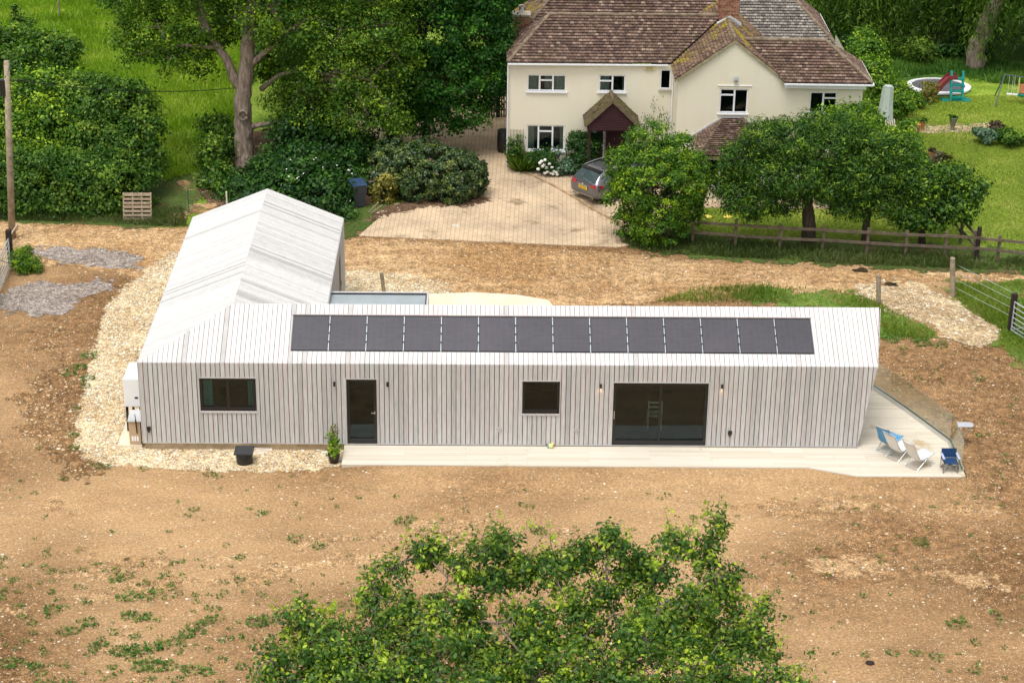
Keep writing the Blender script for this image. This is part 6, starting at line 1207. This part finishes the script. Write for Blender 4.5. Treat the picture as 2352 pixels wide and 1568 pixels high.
# slatted bench table under the parasol
b = at(2036, 316); t = thing('garden_bench', 'weathered slatted garden bench below the closed parasol', 'bench', b); mb = MB()
for k in range(6): mb.beam(b+(-.25+.1*k, -.7, .55), b+(-.05+.1*k, .9, .55), .06, .03)
mb.build('seat', 'stone', t); mb = MB()
for dx, dy in ((-.2, -.65), (.25, -.65), (0, .8), (.45, .8)): mb.box(b[0]+dx-.03, b[1]+dy-.03, 0, b[0]+dx+.03, b[1]+dy+.03, .55)
mb.box(b[0]-.35, b[1]-.72, .5, b[0]+.4, b[1]-.66, .62); mb.build('leg', 'stone', t)
def urn(label, px, py, s, mat, plantmat=None, name='urn', cat='plant pot', grp=None):
    b = at(px, py); t = thing(name, label, cat, b, 0, grp); mb = MB(); mb.lathe(b, [(.12*s, 0), (.13*s, .04*s), (.08*s, .12*s), (.16*s, .35*s), (.22*s, .62*s), (.23*s, .74*s), (.25*s, .78*s), (.22*s, .8*s), (.18*s, .7*s)], 20); mb.build('pot', mat, t, smooth=True)
    if plantmat:
        P, N, ti, _c = crown_points([(*(b+(0, 0, .9*s)), .2*s, .2*s, .14*s)], 200, cl=.08, per=20, seed=int(px)); leaf_mesh('foliage', P, N, .09*(.6+.8*RNG.random(len(P))), ti, plantmat, t)
urn('tall grey stone urn standing on the stone path', 2187, 300, .75, plain('grey glazed urn', (.17, .16, .12), .6), 'hedgeleaf')
urn('small terracotta pot with a green plant at the left end of the stone path', 2118, 300, .55, 'terra', 'hedgeleaf')
urn('terracotta pot beside the path end, nearest the shrubs', 2108, 304, .45, 'terra')
urn('blue glazed pot with a thin pale-flowered plant at the lawn edge', 2126, 388, .62, plain('blue glaze', (.02, .07, .22), .3, 0, .6), 'hedgeleaf')
urn('terracotta pot standing behind the blue pot at the lawn edge', 2138, 374, .62, 'terra', 'redleaf')
urn('small red pot in front of the blue glazed pot', 2136, 398, .5, 'red', 'hedgeleaf')
# black water butt, bins, log pile
b = at(1157, 350); t = thing('water_butt', 'black plastic water butt at the left corner of the farmhouse', 'water butt', b); mb = MB(); mb.lathe(b, [(.24, 0), (.28, .1), (.30, .55), (.28, .92), (.26, .95)], 18); mb.build('barrel', 'black', t, smooth=True); mb = MB(); mb.lathe(b+(0, 0, .94), [(.28, 0), (.28, .04), (.05, .07)], 18); mb.build('lid', 'black', t)
b = at(822, 474); t = thing('wheelie_bin', 'dark wheelie bin with a blue lid half hidden in the shrubs', 'bin', b, R(20)); mb = MB(); mb.prism([(-.22, -.25, .08), (.22, -.25, .08), (.22, .2, .08), (-.22, .2, .08)], (0, 0, .02)); V = [(-.22, -.25, .1), (.22, -.25, .1), (.22, .22, .1), (-.22, .22, .1), (-.28, -.34, .95), (.28, -.34, .95), (.28, .3, .95), (-.28, .3, .95)]; mb.add(V, [[0, 3, 2, 1], [4, 5, 6, 7], [0, 1, 5, 4], [1, 2, 6, 5], [2, 3, 7, 6], [3, 0, 4, 7]]); mb.build('bin_body', plain('dark grey bin', (.05, .055, .065), .5), t, local=True)
mb = MB(); mb.obox((0, -.02, 1.0), (.30, 0, 0), (0, .36, .03), (0, 0, .03)); mb.build('lid', plain('blue bin lid', (.03, .06, .12), .4), t, local=True, bevel=.015); mb = MB(); mb.tube([(-.26, .24, .1), (-.2, .24, .1)], .1, 14); mb.tube([(.2, .24, .1), (.26, .24, .1)], .1, 14); mb.build('wheel', 'tyre', t, local=True)
t = thing('log_store', 'low rough timber log store with a pale board roof beside the evergreen', 'log store', at(845, 450)); mb = MB(); a_ = atx(818, 408, 22.6); mb.obox(a_+(.4, 0, 0), (.5, 0, .03), (0, .4, .05), (0, 0, .02)); mb.obox(a_+(.35, -.1, -.12), (.45, 0, .0), (0, .3, .05), (0, 0, .02)); mb.build('board_roof', 'pallet', t); mb = MB()
for dx in (0, .8):
    for dy in (-.35, .35): mb.box(a_[0]+dx-.04, a_[1]+dy-.04, 0, a_[0]+dx+.04, a_[1]+dy+.04, a_[2])
mb.build('post', 'wood', t); mb = MB()
for k in range(24): x0, z0 = a_[0]+.08+(k % 8)*.09, .1+(k//8)*.1; mb.tube([(x0, a_[1]-.3, z0), (x0, a_[1]+.3, z0)], .045, 7)
mb.build('logs', 'bark', t)
mb = MB(); b = at(852, 492); mb.beam(b+(0, 0, .05), b+(.45, -.35, .5), .03, .03); mb.beam(b+(-.1, .1, .05), b+(.3, -.15, .55), .03, .03); tag(mb.build('pale_sticks', 'pallet'), 'two pale sticks leaning in the grass right of the blue-lidded bin', 'sticks')
# picket gate left of the farmhouse
t = thing('picket_gate', 'wooden slatted side gate at the left of the farmhouse wall', 'gate', at(1150, 268)); g0, g1 = at(1118, 270), at(1163, 270); mb = MB()
for k in range(9): q_ = g0+(g1-g0)*k/8; mb.box(q_[0]-.03, q_[1]-.015, .05, q_[0]+.03, q_[1]+.015, 1.3)
for z in (.35, 1.0): mb.beam(g0+(0, .03, z), g1+(0, .03, z), .03, .07)
mb.build('slat', 'rail', t); mb = MB(); q_ = g0+(g1-g0)*.62; mb.box(q_[0]-.12, q_[1]-.08, 0, q_[0]+.05, q_[1]+.09, 1.5); mb.build('gate_post', 'darkwood', t)
# yellow lawn discs, tree stake, field pole, access cover
for px, lb in ((1626, 'left one of two pale yellow discs lying on the front lawn'), (1671, 'right one of two pale yellow discs lying on the front lawn')):
    p = at(px, 500); mb = MB(); mb.lathe(p, [(.16, .02), (.17, .05), (.08, .09), (.02, .10)], 14, sx=1.1); tag(mb.build('yellow_disc', 'yellow', smooth=True), lb, 'disc', 'yellow discs on the lawn')
mb = MB(); b = at(1736, 530); mb.tube([b, b+(0, 0, .95)], .022, 6); tag(mb.build('tree_stake', 'terra'), 'thin orange-brown stake on the front lawn under the cherry tree', 'stake')
mb = MB(); b = at(137, 42); mb.tube([b, b+(0, 0, 2.6)], .05, 6); tag(mb.build('field_post', 'wood'), 'lone grey post standing in the meadow at the top left', 'post')
mb = MB(); b = at(1046, 520); mb.obox(b+(0, 0, .042), (.13, 0, 0), (0, .10, 0), (0, 0, .006)); tag(mb.build('drain_cover', 'net'), 'small square drain cover set in the paved drive', 'drain cover')
mb = MB(); mb.obox(at(2000, 1524)+(0, 0, .03), (.1, .02, 0), (0, .07, 0), (0, 0, .03)); 
mb = MB(); p = at(1998, 1523); mb.lathe(p, [(.10, 0), (.09, .04), (.04, .07), (.0, .08)], 9, sx=1.2); tag(mb.build('clod', 'darkwood'), 'single dark clod of earth on the bare ground right of the foreground oak', 'clod')
# dining chair faintly seen behind the sliding door
t = thing('dining_chair', 'pale ladder-back chair faintly visible behind the sliding glass doors', 'chair', (15.2, 1.2, ZB)); mb = MB()
for s in (-.2, .2): mb.box(15.2+s-.02, 1.0, ZB, 15.2+s+.02, 1.04, ZB+.95); mb.box(15.2+s-.02, 1.4, ZB, 15.2+s+.02, 1.44, ZB+.45)
for z in (.6, .75, .9): mb.box(15.02, 1.0, ZB+z-.03, 15.38, 1.03, ZB+z+.03)
mb.build('chair_frame', 'stone', t); mb = MB(); mb.box(14.98, 1.0, ZB+.43, 15.42, 1.44, ZB+.47); mb.build('seat', 'stone', t)
